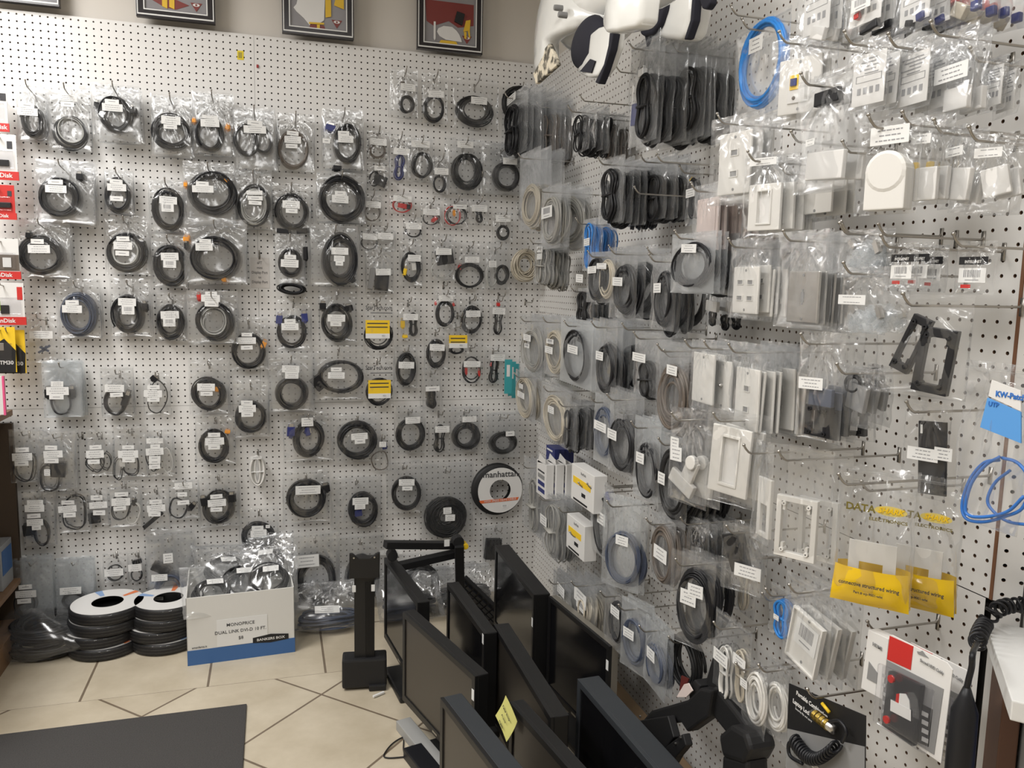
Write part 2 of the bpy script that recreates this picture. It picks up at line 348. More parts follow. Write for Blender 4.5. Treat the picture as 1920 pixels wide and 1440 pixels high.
ORD = ['first', 'second', 'third', 'fourth', 'fifth', 'sixth', 'seventh', 'eighth', 'ninth', 'tenth', 'eleventh', 'twelfth', 'thirteenth', 'fourteenth']
SEED = [100]; ALT = {}
def cluster(wall, bb, n, d, content, labels, look, where, name='bagged_cable', cat='bagged cable', sp=.017, th=.022, milky=False, hk=True, roll=0, keep=0, L=None, custom=None, tilt=None, nobag=False, yaw=0):
    """one hook with its front bag and n more behind it"""
    x0, y0, x1, y1 = bb; cx, cy = (x0 + x1) / 2, (y0 + y1) / 2; SEED[0] += 1; s = SEED[0]; g = random.Random(s)
    fr = Fr(wall, cx, cy, d, yaw); top, bot = fr.P(cx, y0), fr.P(cx, y1); h = top[2] - bot[2]
    l, r = fr.P(x0, cy), fr.P(x1, cy); wd = abs(fr.L(r, l)[0])
    P0 = fr.P(cx, y0 + (y1 - y0) * .11)
    root = thing(name, look + ', ' + where, cat, P0, RZ[wall])
    root.rotation_euler = (0, math.radians(roll), fr.th + math.radians(g.uniform(-3, 3)))
    if not nobag: ob('bag', bag_me(s, milky), root, (0, 0, 0), (0, 0, 0), (wd, th, h))
    off = lambda px, py: fr.L(fr.P(px, py), P0)
    for c in content:
        k = c[0]; q = off(c[1], c[2])
        if k in 'cul':
            a, b = off(c[1] - c[3], c[2]), off(c[1] + c[3], c[2]); e, f = off(c[1], c[2] - c[4]), off(c[1], c[2] + c[4])
            rx, rz = abs(b[0] - a[0]) / 2, abs(e[2] - f[2]) / 2; lp, mm, cm = c[5], c[6] / 2000, C[c[7]]
            if k == 'c': lp = int(lp * (1.6 if wall == 'R' else 1.2) + .5) if lp > 2 else lp
            if k == 'c': me = coil_mesh(rx, rz, lp, mm, th * .75, cm, s, *(c[8:10] if len(c) > 8 else ()))
            elif k == 'u': me = bundle_mesh(rx, rz, lp, mm, cm, s)
            else: me = coil_mesh(rx, rz, lp, mm, th * .4, cm, s, .1, .08)
            co = ob('cable', me, root, (q[0], 0, q[2]), (0, g.uniform(-.1, .1), 0))
            if n > 1: ALT[co.name] = coil_mesh(rx, rz, lp, mm, th * .8, cm, s + 500) if k == 'c' else bundle_mesh(rx, rz, lp, mm, cm, s + 500) if k == 'u' else me
        elif k in 'pb':
            a, b = off(c[1] - c[3] / 2, c[2]), off(c[1] + c[3] / 2, c[2]); e, f = off(c[1], c[2] - c[4] / 2), off(c[1], c[2] + c[4] / 2)
            w_, h_ = abs(b[0] - a[0]), abs(e[2] - f[2]); ang = math.radians(c[6]) if len(c) > 6 else g.uniform(-.25, .25)
            if k == 'p': ob('plug', plug_mesh(w_, h_, C[c[5]]), root, (q[0], g.uniform(-.3, .2) * th, q[2]), (0, ang, 0))
            else: ob('adapter_body', MB().box((0, 0, 0), (w_, th * .6, h_)).mesh('adapter_body', [C[c[5]]], bevel=.002), root, (q[0], 0, q[2]), (0, ang, 0))
        elif k == 'P':
            a, b = off(c[1], (c[2] + c[4]) / 2), off(c[3], (c[2] + c[4]) / 2); e, f = off((c[1] + c[3]) / 2, c[2]), off((c[1] + c[3]) / 2, c[4])
            q = ((a[0] + b[0]) / 2, 0, (e[2] + f[2]) / 2); o_ = plate(c[5], abs(b[0] - a[0]), abs(e[2] - f[2]), root, q)
            o_.rotation_euler = (0, math.radians(c[6]) if len(c) > 6 else 0, 0)
    for i, c in enumerate(labels):
        q = off(c[0], c[1]); a, b = off(c[0] - c[2] / 2, c[1]), off(c[0] + c[2] / 2, c[1]); e, f = off(c[0], c[1] - c[3] / 2), off(c[0], c[1] + c[3] / 2)
        kd = 1 if c[3] < 9.5 and c[2] < 30 and wall == 'B' else (2 if len(c) > 4 and c[4] == 'b' else 0)
        ob('price_label', label_mesh(abs(b[0] - a[0]), abs(e[2] - f[2]), kd), root, (q[0], -th * .56 - .0035 - .0008 * i, q[2]), (0, g.uniform(-.04, .04), g.uniform(-.04, .04)))
    if custom: custom(root, off, wd, h)
    Ls = L or d + .035
    if hk: hook(wall, P0, Ls, 'metal peg hook holding the ' + where, tilt=(.12 if wall == 'B' else 0.0) if tilt is None else tilt)
    ax = np.array([0, 1, 0]) if wall == 'B' else np.array([1, 0, 0])
    kind_of = 'cable bag' if cat == 'bagged cable' else cat
    for i in range(n):
        P = P0 + ax * sp * (i + 1) + np.array([g.uniform(-.004, .004) if wall == 'B' else 0, g.uniform(-.004, .004) if wall == 'R' else 0, -.001 * i + g.uniform(-.006, .004)])
        q = dup(root, P, (g.uniform(-.03, .03), g.uniform(-.05, .05), RZ[wall] + math.radians(yaw) * max(0, .75 - .12 * i) + (g.uniform(-.12, .12) if wall == 'B' else g.uniform(-.2, .22))), 'one %s hung behind the %s' % (kind_of, where), 'bags behind the ' + where)
        seen = 0
        for ch, src in zip(list(q.children), list(root.children)):
            if src.name in ALT and i % 2 == 0: ch.data = ALT[src.name]
            if ch.name.startswith('cable') and wall == 'R': ch.rotation_euler = (g.uniform(-.12, .12), g.uniform(-.25, .25), g.uniform(-.2, .2)); ch.location.z += g.uniform(-.02, .008)
            if ch.name.startswith('price_label'):
                seen += 1
                if seen > keep: bpy.data.objects.remove(ch)
            elif ch.name.startswith('bag'): ch.data = bag_me(s + i * 3 + 1, milky)
    return root
# ================================================================= SETTING
ZT = 94 * IN
PEG = mat('pegboard_enamel', (.73, .718, .695), .42, noise=.02, nscale=3)
PEGE = mat('hardboard_edge', (.16, .09, .05), .8)
def peg_mesh(nc, nr, r=.0034, t=.005, cell=IN):
    a = np.arange(8) * math.pi / 4; o = np.array([(1, 0), (1, 1), (0, 1), (-1, 1), (-1, 0), (-1, -1), (0, -1), (1, -1)]) * cell / 2
    h = np.stack([np.cos(a), np.sin(a)], -1) * r
    base = np.array([(x, 0, z) for x, z in o] + [(x, 0, z) for x, z in h] + [(x, t, z) for x, z in h])
    cx = (np.arange(nc) + .5) * cell; cz = -(np.arange(nr) + .5) * cell; G = np.stack(np.meshgrid(cx, cz), -1).reshape(-1, 2)
    V = (base[None] + np.stack([G[:, 0], 0 * G[:, 0], G[:, 1]], -1)[:, None]).reshape(-1, 3)
    f0 = []
    for i in range(8):
        j = (i + 1) % 8; f0 += [(i, j, j + 8, i + 8), (i + 8, j + 8, j + 16, i + 16)]
    f0 = np.array(f0); F = (f0[None] + (np.arange(len(G)) * 24)[:, None, None]).reshape(-1, 4)
    me = bpy.data.meshes.new('pegboard'); me.vertices.add(len(V)); me.vertices.foreach_set('co', V.ravel())
    me.loops.add(F.size); me.loops.foreach_set('vertex_index', F.ravel().astype(np.int32)); me.polygons.add(len(F))
    me.polygons.foreach_set('loop_start', (np.arange(len(F)) * 4).astype(np.int32)); me.polygons.foreach_set('loop_total', np.full(len(F), 4, np.int32))
    me.materials.append(PEG); me.materials.append(PEGE); me.polygons.foreach_set('material_index', np.tile([0, 1], len(F) // 2).astype(np.int32))
    me.polygons.foreach_set('use_smooth', [False] * len(F)); me.update(calc_edges=True); me.validate(); return me
PT, PL = peg_mesh(48, 58), peg_mesh(48, 35)
gap = .0009
def peg_top(x, y, rz): struct('wall_pegboard', PT, (x, y, ZT), rz)
def strip(x, y, rz, z0, z1, L=48 * IN, dx=0):
    struct('trim_strip', MB().box((L / 2 + dx, .0025, (z0 + z1) / 2), (L, .005, z1 - z0)).mesh('trim_strip', [PEG]), (x, y, 0), rz)
for k in (1, 2):
    peg_top(-48 * IN * k + (0 if k == 1 else -gap), 0, 0); peg_top(0, -48 * IN * (k - 1) - (0 if k == 1 else gap), RZ['R'])
zl = ZT - 58.52 * IN
for k in (1, 2):
    struct('wall_pegboard', PL, (-48 * IN * k + .25 * IN, .0, zl), 0)
    struct('wall_pegboard', PL, (0, -48 * IN * (k - 1) + .3 * IN - .3 * IN * (k == 1), zl + .45 * IN), RZ['R'])
struct('wall_pegboard', PT, (-144 * IN - gap * 2, 0, ZT), 0); struct('wall_pegboard', PL, (-144 * IN + .25 * IN, 0, zl), 0)
strip(-96 * IN, 0, 0, zl, ZT - 58 * IN - .0012, 96 * IN)
strip(-96 * IN, 0, 0, 0, zl - 35 * IN, 96 * IN); strip(0, 0, RZ['R'], 0, zl + .45 * IN - 35 * IN, 96 * IN)
# painted hole shade and battens behind the boards, then the plaster walls
PAINT = mat('beige_wall_paint', (.66, .62, .565), .7, noise=.02, nscale=2); BAT = mat('raw_batten', (.36, .33, .29), .8); CAVSHADE = mat('painted_cavity_shade', (.03, .027, .024), .9)
struct('wall_back', MB().box((-2.4, .09, 1.5), (6.4, .12, 3.0)).mesh('wall_back', [PAINT]))
struct('wall_right', MB().box((.075, -1.17, 1.5), (.09, 2.4, 3.0)).mesh('wall_right', [PAINT]))
struct('trim_batten_back', MB().box((-1.22, .012, ZT - .009), (2.44, .012, .018)).mesh('trim_batten', [BAT]))
struct('trim_batten_side', MB().box((.012, -1.22, ZT - .009), (.012, 2.44, .018)).mesh('trim_batten', [BAT]))
struct('wall_shade_sheet_back', MB().box((-1.3, .029, 1.2), (2.7, .001, 2.36)).mesh('wall_shade_sheet', [CAVSHADE])); struct('wall_shade_sheet_side', MB().box((.0285, -1.23, 1.2), (.001, 2.5, 2.36)).mesh('wall_shade_sheet', [CAVSHADE]))  # thin dark sheets added so the peg holes look deep in shade
struct('trim_corner', MB().box((.004, .004, 1.19), (.008, .008, 2.38)).mesh('trim_corner', [CAVSHADE]))
# upper painted wall stands a little behind the board face
struct('wall_left', MB().box((-5.2, -3.2, 1.5), (.1, 6.6, 3)).mesh('wall_left', [PAINT])); struct('wall_front', MB().box((-2.4, -6.4, 1.5), (6.4, .1, 3)).mesh('wall_front', [PAINT]))
struct('wall_far_right', MB().box((.85, -4.6, 1.5), (.1, 3.7, 3)).mesh('wall_far_right', [PAINT]))
CW = mat('ceiling_tile', (.72, .71, .68), .8)
struct('ceiling', MB().box((-2.1, -3.15, CEIL + .03), (6.4, 6.8, .06)).mesh('ceiling', [CW]))
EM = bpy.data.materials.new('lit_diffuser'); EM.use_nodes = True; p_ = EM.node_tree.nodes['Principled BSDF']; p_.inputs['Base Color'].default_value = (.9, .9, .88, 1)
p_.inputs['Emission Color'].default_value = (1, .96, .9, 1); p_.inputs['Emission Strength'].default_value = 2.5
for i, (lx, ly, e) in enumerate(LIGHTS):
    t = thing('ceiling_light', 'lit rectangular ceiling light panel, %s from the pegboard corner' % ORD[i], 'ceiling light', (lx, ly, CEIL))
    ob('frame', MB().frame(-.3, -.6, .3, .6, -.28, -.58, .28, .58, -.03, 0).mesh('frame', [C['W']]), t, rot=(-math.pi / 2, 0, 0))
    ob('diffuser', MB().box((0, 0, -.01), (.56, 1.16, .01)).mesh('diffuser', [EM]), t)
# floor
def tile_mat(name, rot, ox, oy):
    M = bpy.data.materials.new(name); M.use_nodes = True; nt = M.node_tree; p = nt.nodes['Principled BSDF']
    tc = nt.nodes.new('ShaderNodeTexCoord'); mp = nt.nodes.new('ShaderNodeMapping'); mp.vector_type = 'POINT'
    mp.inputs['Location'].default_value = (ox, oy, 0); mp.inputs['Rotation'].default_value = (0, 0, rot)
    br = nt.nodes.new('ShaderNodeTexBrick'); br.offset = 0; br.squash = 1; br.inputs['Scale'].default_value = 1
    br.inputs['Brick Width'].default_value = 16 * IN; br.inputs['Row Height'].default_value = 16 * IN; br.inputs['Mortar Size'].default_value = .0045
    br.inputs['Mortar Smooth'].default_value = .25; br.inputs['Bias'].default_value = 0
    br.inputs['Color1'].default_value = (.56, .49, .375, 1); br.inputs['Color2'].default_value = (.61, .54, .42, 1); br.inputs['Mortar'].default_value = (.20, .155, .11, 1)
    n = nt.nodes.new('ShaderNodeTexNoise'); n.inputs['Scale'].default_value = 5; n.inputs['Detail'].default_value = 7; n.inputs['Roughness'].default_value = .62
    mx = nt.nodes.new('ShaderNodeMix'); mx.data_type = 'RGBA'; mx.blend_type = 'MULTIPLY'; mx.inputs[0].default_value = 1
    cr = nt.nodes.new('ShaderNodeValToRGB'); cr.color_ramp.elements[0].position = .33; cr.color_ramp.elements[0].color = (.80, .78, .74, 1); cr.color_ramp.elements[1].position = .66; cr.color_ramp.elements[1].color = (1.0, 1.0, 1.0, 1)
    bu = nt.nodes.new('ShaderNodeBump'); bu.inputs['Strength'].default_value = .6; bu.inputs['Distance'].default_value = .002; bu.invert = True
    L = nt.links.new
    L(tc.outputs['Object'], mp.inputs[0]); L(mp.outputs[0], br.inputs[0]); L(tc.outputs['Object'], n.inputs['Vector']); L(n.outputs[0], cr.inputs[0])
    L(br.outputs['Color'], mx.inputs[6]); L(cr.outputs[0], mx.inputs[7]); L(mx.outputs[2], p.inputs['Base Color']); L(br.outputs['Fac'], bu.inputs['Height']); L(bu.outputs[0], p.inputs['Normal'])
    p.inputs['Roughness'].default_value = .38; return M
yb = -24.0 * IN
fl = struct('floor', MB().add([(-5.2, -6.4, 0), (.9, -6.4, 0), (.9, yb, 0), (-5.2, yb, 0)], [(0, 1, 2, 3)]).mesh('floor', [tile_mat('diagonal_tiles', math.radians(45), 0, 0)]))
# phase: a grout crossing at (-40.3, -30.0) inches
def phase(M, rot, px_, py_):
    c_, s_ = math.cos(rot), math.sin(rot); x, y = px_ * c_ - py_ * s_, px_ * s_ + py_ * c_; s16 = 16 * IN
    M.node_tree.nodes['Mapping'].inputs['Location'].default_value = (-x % s16, -y % s16, 0)
phase(fl.data.materials[0], math.radians(45), -40.3 * IN, -30.0 * IN)
f2 = struct('floor_border', MB().add([(-5.2, yb, 0), (.9, yb, 0), (.9, .03, 0), (-5.2, .03, 0)], [(0, 1, 2, 3)]).mesh('floor_border', [tile_mat('straight_tiles', 0, 0, 0)]))
phase(f2.data.materials[0], 0, -55.35 * IN, yb - .002)
# angled wall beyond the side pegboard
AZ = math.radians(-48)
ex = struct('wall_angled', MB().box((.47, .05, 1.5), (.9, .06, 3.0)).mesh('wall_angled', [PAINT]), (.02, -96 * IN - .012, 0), AZ)
PA, PA2 = peg_mesh(20, 58), peg_mesh(20, 35)
struct('wall_pegboard', PA, (0.0, -96 * IN - .006, ZT), AZ); struct('wall_pegboard', PA2, (0.0, -96 * IN - .006, zl), AZ)
struct('trim_edge', MB().box((0.001, -96 * IN - .003, ZT - 29 * IN), (.006, .006, 58 * IN)).mesh('trim_edge', [mat('brown_hardboard_edge', (.17, .075, .035), .7)]))
# ================================================================= BACK WALL, rows of bags
# row: (x0, y0, x1, y1, bags behind, contents, labels, look)   in photo pixels on the plane of that bag
RB = [
('top', [
 (30,156,86,262,2,[('c',60,226,22,33,7,4.5,'K')],[(53,199,27,9),(54,211,38,14)],'small bag of tightly coiled black cable'),
 (86,160,170,280,1,[('c',132,247,35,33,3,4.5,'K'),('c',132,245,31,30,3,4.5,'S')],[(129,185,36,12),(129,197,25,9)],'crinkled shiny bag of thin black cable'),
 (172,158,262,264,4,[('c',215,212,31,35,4,5,'K'),('p',181,196,9,17,'K'),('p',249,205,9,17,'K')],[(211,192,26,8),(212,203,38,14)],'wide bag with large black loop'),
 (282,178,362,292,3,[('c',322,247,38,32,5,5,'K',.35,.14)],[(321,227,36,15),(320,239,25,8)],'bag of heart shaped black cable'),
 (360,172,438,290,3,[('c',392,250,27,34,5,5,'K'),('p',364,225,7,10,'O',0),('p',427,237,8,12,'O')],[(394,221,30,7),(394,232,35,14)],'black cable with orange tipped plugs'),
 (438,200,516,318,4,[('c',462,262,24,30,4,5,'K'),('c',492,262,18,26,3,5,'K')],[(478,232,28,9),(478,244,42,14)],'bag of two dark coils'),
 (518,212,590,322,1,[('c',550,280,28,36,5,6,'N',.1)],[(549,251,22,8),(549,263,31,13),(547,275,22,8)],'bag of dull brown black cable'),
 (606,205,682,318,3,[('c',652,270,25,38,8,4,'K'),('p',620,238,18,16,'D'),('p',632,313,14,10,'K',1.4)],[(644,251,21,8),(648,262,28,13),(612,265,14,9)],'black display cable with square plug')]),
('second', [
 (60,300,176,418,5,[('c',110,370,40,38,6,5,'K'),('p',150,330,12,16,'K')],[(106,342,28,9),(107,355,40,14)],'wide bag of round black coil'),
 (195,318,250,402,2,[('c',221,365,24,34,4,5,'K')],[(219,341,24,8),(220,352,36,13),(220,373,24,9)],'narrow bag of oval black coil'),
 (278,335,348,435,2,[('c',315,392,31,40,6,5,'K')],[(316,376,33,14),(315,390,23,15,'b')],'black coil with barcoded label'),
 (343,304,440,425,4,[('c',398,362,46,42,6,5.5,'K'),('p',348,345,7,10,'O',1.5),('p',424,338,10,7,'O')],[(380,345,24,8),(381,355,40,13)],'large black coil with orange plugs'),
 (440,320,510,430,2,[('c',475,385,26,36,4,5,'S'),('c',475,385,33,42,3,5,'K')],[(478,362,30,8),(479,372,28,8),(479,381,24,7)],'silver cable coil ringed with black'),
 (508,344,584,440,1,[('c',546,396,32,36,5,4,'K'),('b',530,433,22,9,'K',4),('b',566,433,20,10,'K',-4)],[(546,384,32,14),(547,396,22,8)],'thin black coil above black plugs'),
 (594,323,686,418,3,[('c',641,372,43,45,10,6,'K')],[(637,363,20,8),(637,374,31,14)],'thick round black coil')]),
('third', [
 (30,410,130,520,3,[('c',76,478,44,37,7,5,'K'),('p',54,440,9,14,'K'),('p',113,486,12,8,'K')],[(72,453,24,9),(75,467,41,15)],'black coil with loose plug ends'),
 (195,404,278,515,1,[('c',236,473,39,38,4,5,'K'),('c',236,473,30,30,1,7,'S'),('p',266,455,10,16,'K')],[(232,448,24,9),(232,461,35,14),(231,475,26,9)],'black ring round crumpled silver film'),
 (284,440,350,540,2,[('c',320,497,32,40,6,6,'K')],[(319,481,33,14),(319,495,24,14,'b')],'half hidden black coil with barcode'),
 (344,410,462,532,4,[('c',404,485,47,42,7,5.5,'K'),('p',349,447,11,11,'O',0),('p',349,459,7,16,'K',0),('p',421,524,8,10,'O',90)],[(385,452,22,7),(383,463,32,14)],'biggest bag, black coil with gold plugs'),
 (515,438,572,535,3,[('c',544,492,22,28,6,5,'K'),('c',545,541,26,10,6,5,'K'),('b',572,475,7,24,'K',0)],[(544,482,22,8),(543,494,33,14)],'two dark cable bundles, one below another'),
 (583,420,672,536,4,[('c',639,485,33,49,10,5,'K'),('p',660,523,12,12,'K')],[(637,471,32,13),(636,485,20,11),(636,494,14,8)],'tall oval black coil')]),
('fourth', [
 (104,524,188,634,2,[('c',147,590,35,42,8,5,'G')],[(137,567,25,9),(137,579,37,14)],'slate blue coil'),
 (205,522,282,630,2,[('c',239,588,30,37,8,5,'K'),('p',272,573,9,18,'K')],[(240,566,34,14),(242,581,24,16,'b')],'thick black coil with barcode'),
 (292,548,350,638,1,[('c',320,603,27,34,6,5,'K')],[(319,590,34,14),(318,604,23,15,'b')],'small black coil in narrow bag'),
 (350,545,446,645,3,[('c',402,603,36,38,4,5.5,'K'),('c',402,603,28,31,2,5,'S'),('p',373,556,8,14,'R')],[(396,550,22,7),(395,559,35,13),(397,570,26,9)],'black coil round silver film'),
 (428,596,504,694,1,[('c',467,658,32,34,6,5,'K'),('p',495,645,9,16,'O',25)],[(463,627,20,7),(462,638,36,12),(463,651,22,8)],'black cable with one orange connector'),
 (516,556,584,656,0,[('c',547,622,29,33,6,5,'K'),('p',524,597,12,22,'D',5),('p',571,593,12,22,'D',-5)],[(544,602,21,8),(544,612,32,13)],'black monitor cable with blue plugs'),
 (598,540,668,640,1,[('c',631,603,30,36,7,5,'K'),('p',605,572,12,16,'K'),('p',654,576,14,14,'K')],[(630,596,33,13),(629,607,21,8)],'black monitor cable with black plugs')]),
('fifth', [
 (78,676,152,782,4,[('l',114,752,20,29,1,6,'K'),('p',92,735,15,22,'K',0),('p',134,735,14,22,'K',0)],[(109,719,23,10),(110,732,42,15),(108,743,27,9)],'milky bag with short black lead'),
 (188,690,250,782,2,[('l',215,755,20,24,3,5,'K'),('p',236,748,12,30,'k',20)],[(216,727,36,14),(220,739,24,8)],'glossy bag of jumbled dark adapters'),
 (268,696,320,778,0,[('l',296,745,18,34,1,4,'K'),('p',290,709,14,12,'K',45)],[(289,725,23,8),(288,737,34,13),(289,748,23,8,'b')],'curved flat black lead'),
 (354,672,428,776,1,[('c',390,738,34,34,7,5,'K'),('p',407,729,9,10,'O',45)],[(387,725,33,14),(388,737,23,8)],'round black coil with orange plug'),
 (436,712,504,820,2,[('c',470,782,30,30,7,5,'K')],[(463,754,22,8),(464,765,32,13),(464,776,22,8)],'black coil under three stacked labels'),
 (504,662,588,772,3,[('c',547,738,31,32,6,5,'K')],[(545,691,32,13),(547,703,25,12)],'black coil with dull mesh jacket'),
 (588,648,682,750,1,[('c',640,706,42,30,5,6,'K',.1),('b',598,718,22,26,'K',-40)],[(630,692,20,8),(630,703,31,12)],'slanted thick black cable')]),
('sixth', [
 (16,804,76,905,2,[('l',44,876,20,28,1,4,'K')],[(44,842,25,9),(44,855,38,14),(43,867,26,9)],'bag with thin black lead'),
 (66,808,142,920,4,[('l',93,898,20,26,1,4,'K'),('b',108,882,26,24,'k',2)],[(98,838,24,8),(102,850,36,13),(99,862,27,9),(91,884,11,12)],'square black adapter on short lead'),
 (160,808,212,892,1,[('l',178,868,17,20,1,3.5,'K'),('l',198,866,10,18,1,3.5,'K')],[(181,837,23,8),(180,850,34,14),(178,864,23,8)],'two thin crossed black loops'),
 (212,800,276,894,1,[('l',246,873,16,20,1,4,'K'),('p',230,868,10,16,'W'),('l',222,880,8,22,1,3,'K')],[(242,837,22,7),(242,850,38,14),(243,861,24,8,'b')],'black lead with white plug'),
 (272,806,324,894,1,[('l',285,862,11,22,1,3.5,'K'),('l',312,862,12,25,1,4,'W')],[(291,825,31,10),(292,835,18,7),(291,845,33,13),(291,857,22,8),(291,864,21,8,'b'),(291,873,21,8)],'black and white curved leads'),
 (366,778,442,870,1,[('c',401,836,28,33,9,5,'K'),('p',427,808,10,8,'O')],[(402,814,23,8),(403,826,35,13),(402,837,22,8)],'black coil hung on white string'),
 (532,772,624,864,1,[('c',580,822,30,36,9,5,'K'),('p',546,806,14,24,'D',3),('p',578,808,16,11,'D',80)],[(576,790,22,16)],'black monitor cable with navy plugs'),
 (626,776,714,866,1,[('c',671,826,39,37,8,5.5,'K')],[(673,817,31,12),(674,826,20,9,'b')],'wide coil of dark purple tinged cable')]),
('seventh', [
 (40,922,102,1024,2,[('l',78,1000,14,24,2,4,'K'),('b',53,994,20,20,'k',-5)],[(68,940,30,9),(67,951,37,13),(66,965,25,8),(68,977,31,12),(71,987,17,8)],'adapter bag with five labels'),
 (108,922,168,998,1,[('l',139,962,25,33,1,4.5,'K')],[(129,940,24,8),(128,952,34,12),(132,963,23,9,'b')],'wide black loop of lead'),
 (164,915,206,985,0,[('b',177,971,22,20,'k',-6)],[(183,931,22,9),(186,945,34,12),(188,959,23,9)],'flat square black adapter'),
 (200,902,264,988,1,[('l',226,952,20,24,1,4,'K'),('l',250,962,14,22,1,4,'W'),('p',251,940,7,14,'K')],[(229,925,25,8),(228,939,35,14),(226,951,24,8)],'black loop beside white loop'),
 (266,912,318,995,0,[('b',287,975,8,42,'k',50)],[(293,939,23,8),(294,951,34,13),(291,962,23,8)],'flat black stick adapter'),
 (316,900,374,972,1,[('l',334,952,18,20,1,4.5,'K'),('p',360,948,10,18,'K',40)],[(345,909,33,12),(343,925,18,8),(345,940,22,8)],'short black lead with angled plug'),
 (370,886,448,988,1,[('c',409,950,30,34,8,5,'K'),('p',382,938,12,20,'K'),('p',434,932,12,20,'K')],[(406,929,23,8),(407,941,34,13),(406,953,22,8)],'black monitor cable in big bag'),
 (448,952,522,1042,0,[('c',484,1005,32,28,8,5.5,'K')],[(483,988,22,8),(485,998,30,13),(502,985,8,6)],'round black coil low beside the box'),
 (530,884,618,980,1,[('c',574,935,38,36,8,6,'K'),('p',611,915,14,18,'K')],[(577,917,47,16)],'fat black coil under long label'),
 (622,894,716,992,1,[('c',682,957,28,33,7,5.5,'K'),('b',670,962,18,12,'D')],[(675,938,30,13),(674,948,20,10)],'black coil with navy connector')]),
('eighth', [
 (22,1045,98,1162,2,[('l',45,1132,20,26,2,4,'K')],[(50,1098,26,9),(51,1111,40,13),(48,1124,26,9)],'milky bag with thin hanging loop'),
 (102,1046,176,1150,2,[('c',140,1126,26,16,3,5,'k')],[(134,1105,40,13)],'frosted bag with dark adapters'),
 (192,1036,240,1092,0,[('l',216,1074,16,17,2,4,'K')],[(215,1071,36,13)],'tiny bag with small loop'),
 (240,1034,274,1092,0,[('l',256,1076,11,14,2,4,'K'),('b',257,1053,18,8,'K')],[(254,1062,25,13)],'tiny bag with black plug and loop'),
 (272,998,362,1140,4,[('c',318,1108,30,34,4,6,'G'),('b',300,1068,34,12,'k',30)],[(298,1122,18,12),(304,1132,12,8),(316,1044,18,18),(300,1080,30,12)],'overfull crinkled silvery bag'),
 (546,1000,636,1142,2,[('c',592,1088,38,48,10,6,'K')],[(575,1050,46,23)],'huge black coil in loose bag'),
 (632,1002,722,1150,1,[('c',680,1085,32,48,10,6,'K')],[],'huge black coil behind the black post')]),
]
def smk(l): return [tuple(q) for q in l]
for ri, (rn, items) in enumerate(RB):
    for i, (x0, y0, x1, y1, n, con, lab, look) in enumerate(items):
        d = .03 + .016 * n
        fn = any(c[0] in 'cu' for c in con)
        cluster('B', (x0, y0, x1, y1), n, d, con, lab, look, '%s from left, %s row, back wall' % (ORD[i], rn), 'bagged_cable' if fn else 'bagged_adapter', 'bagged cable' if fn else 'bagged adapter', sp=.015, L=d + (.05 if ri < 4 else .02), milky=('milky' in look or 'frosted' in look))
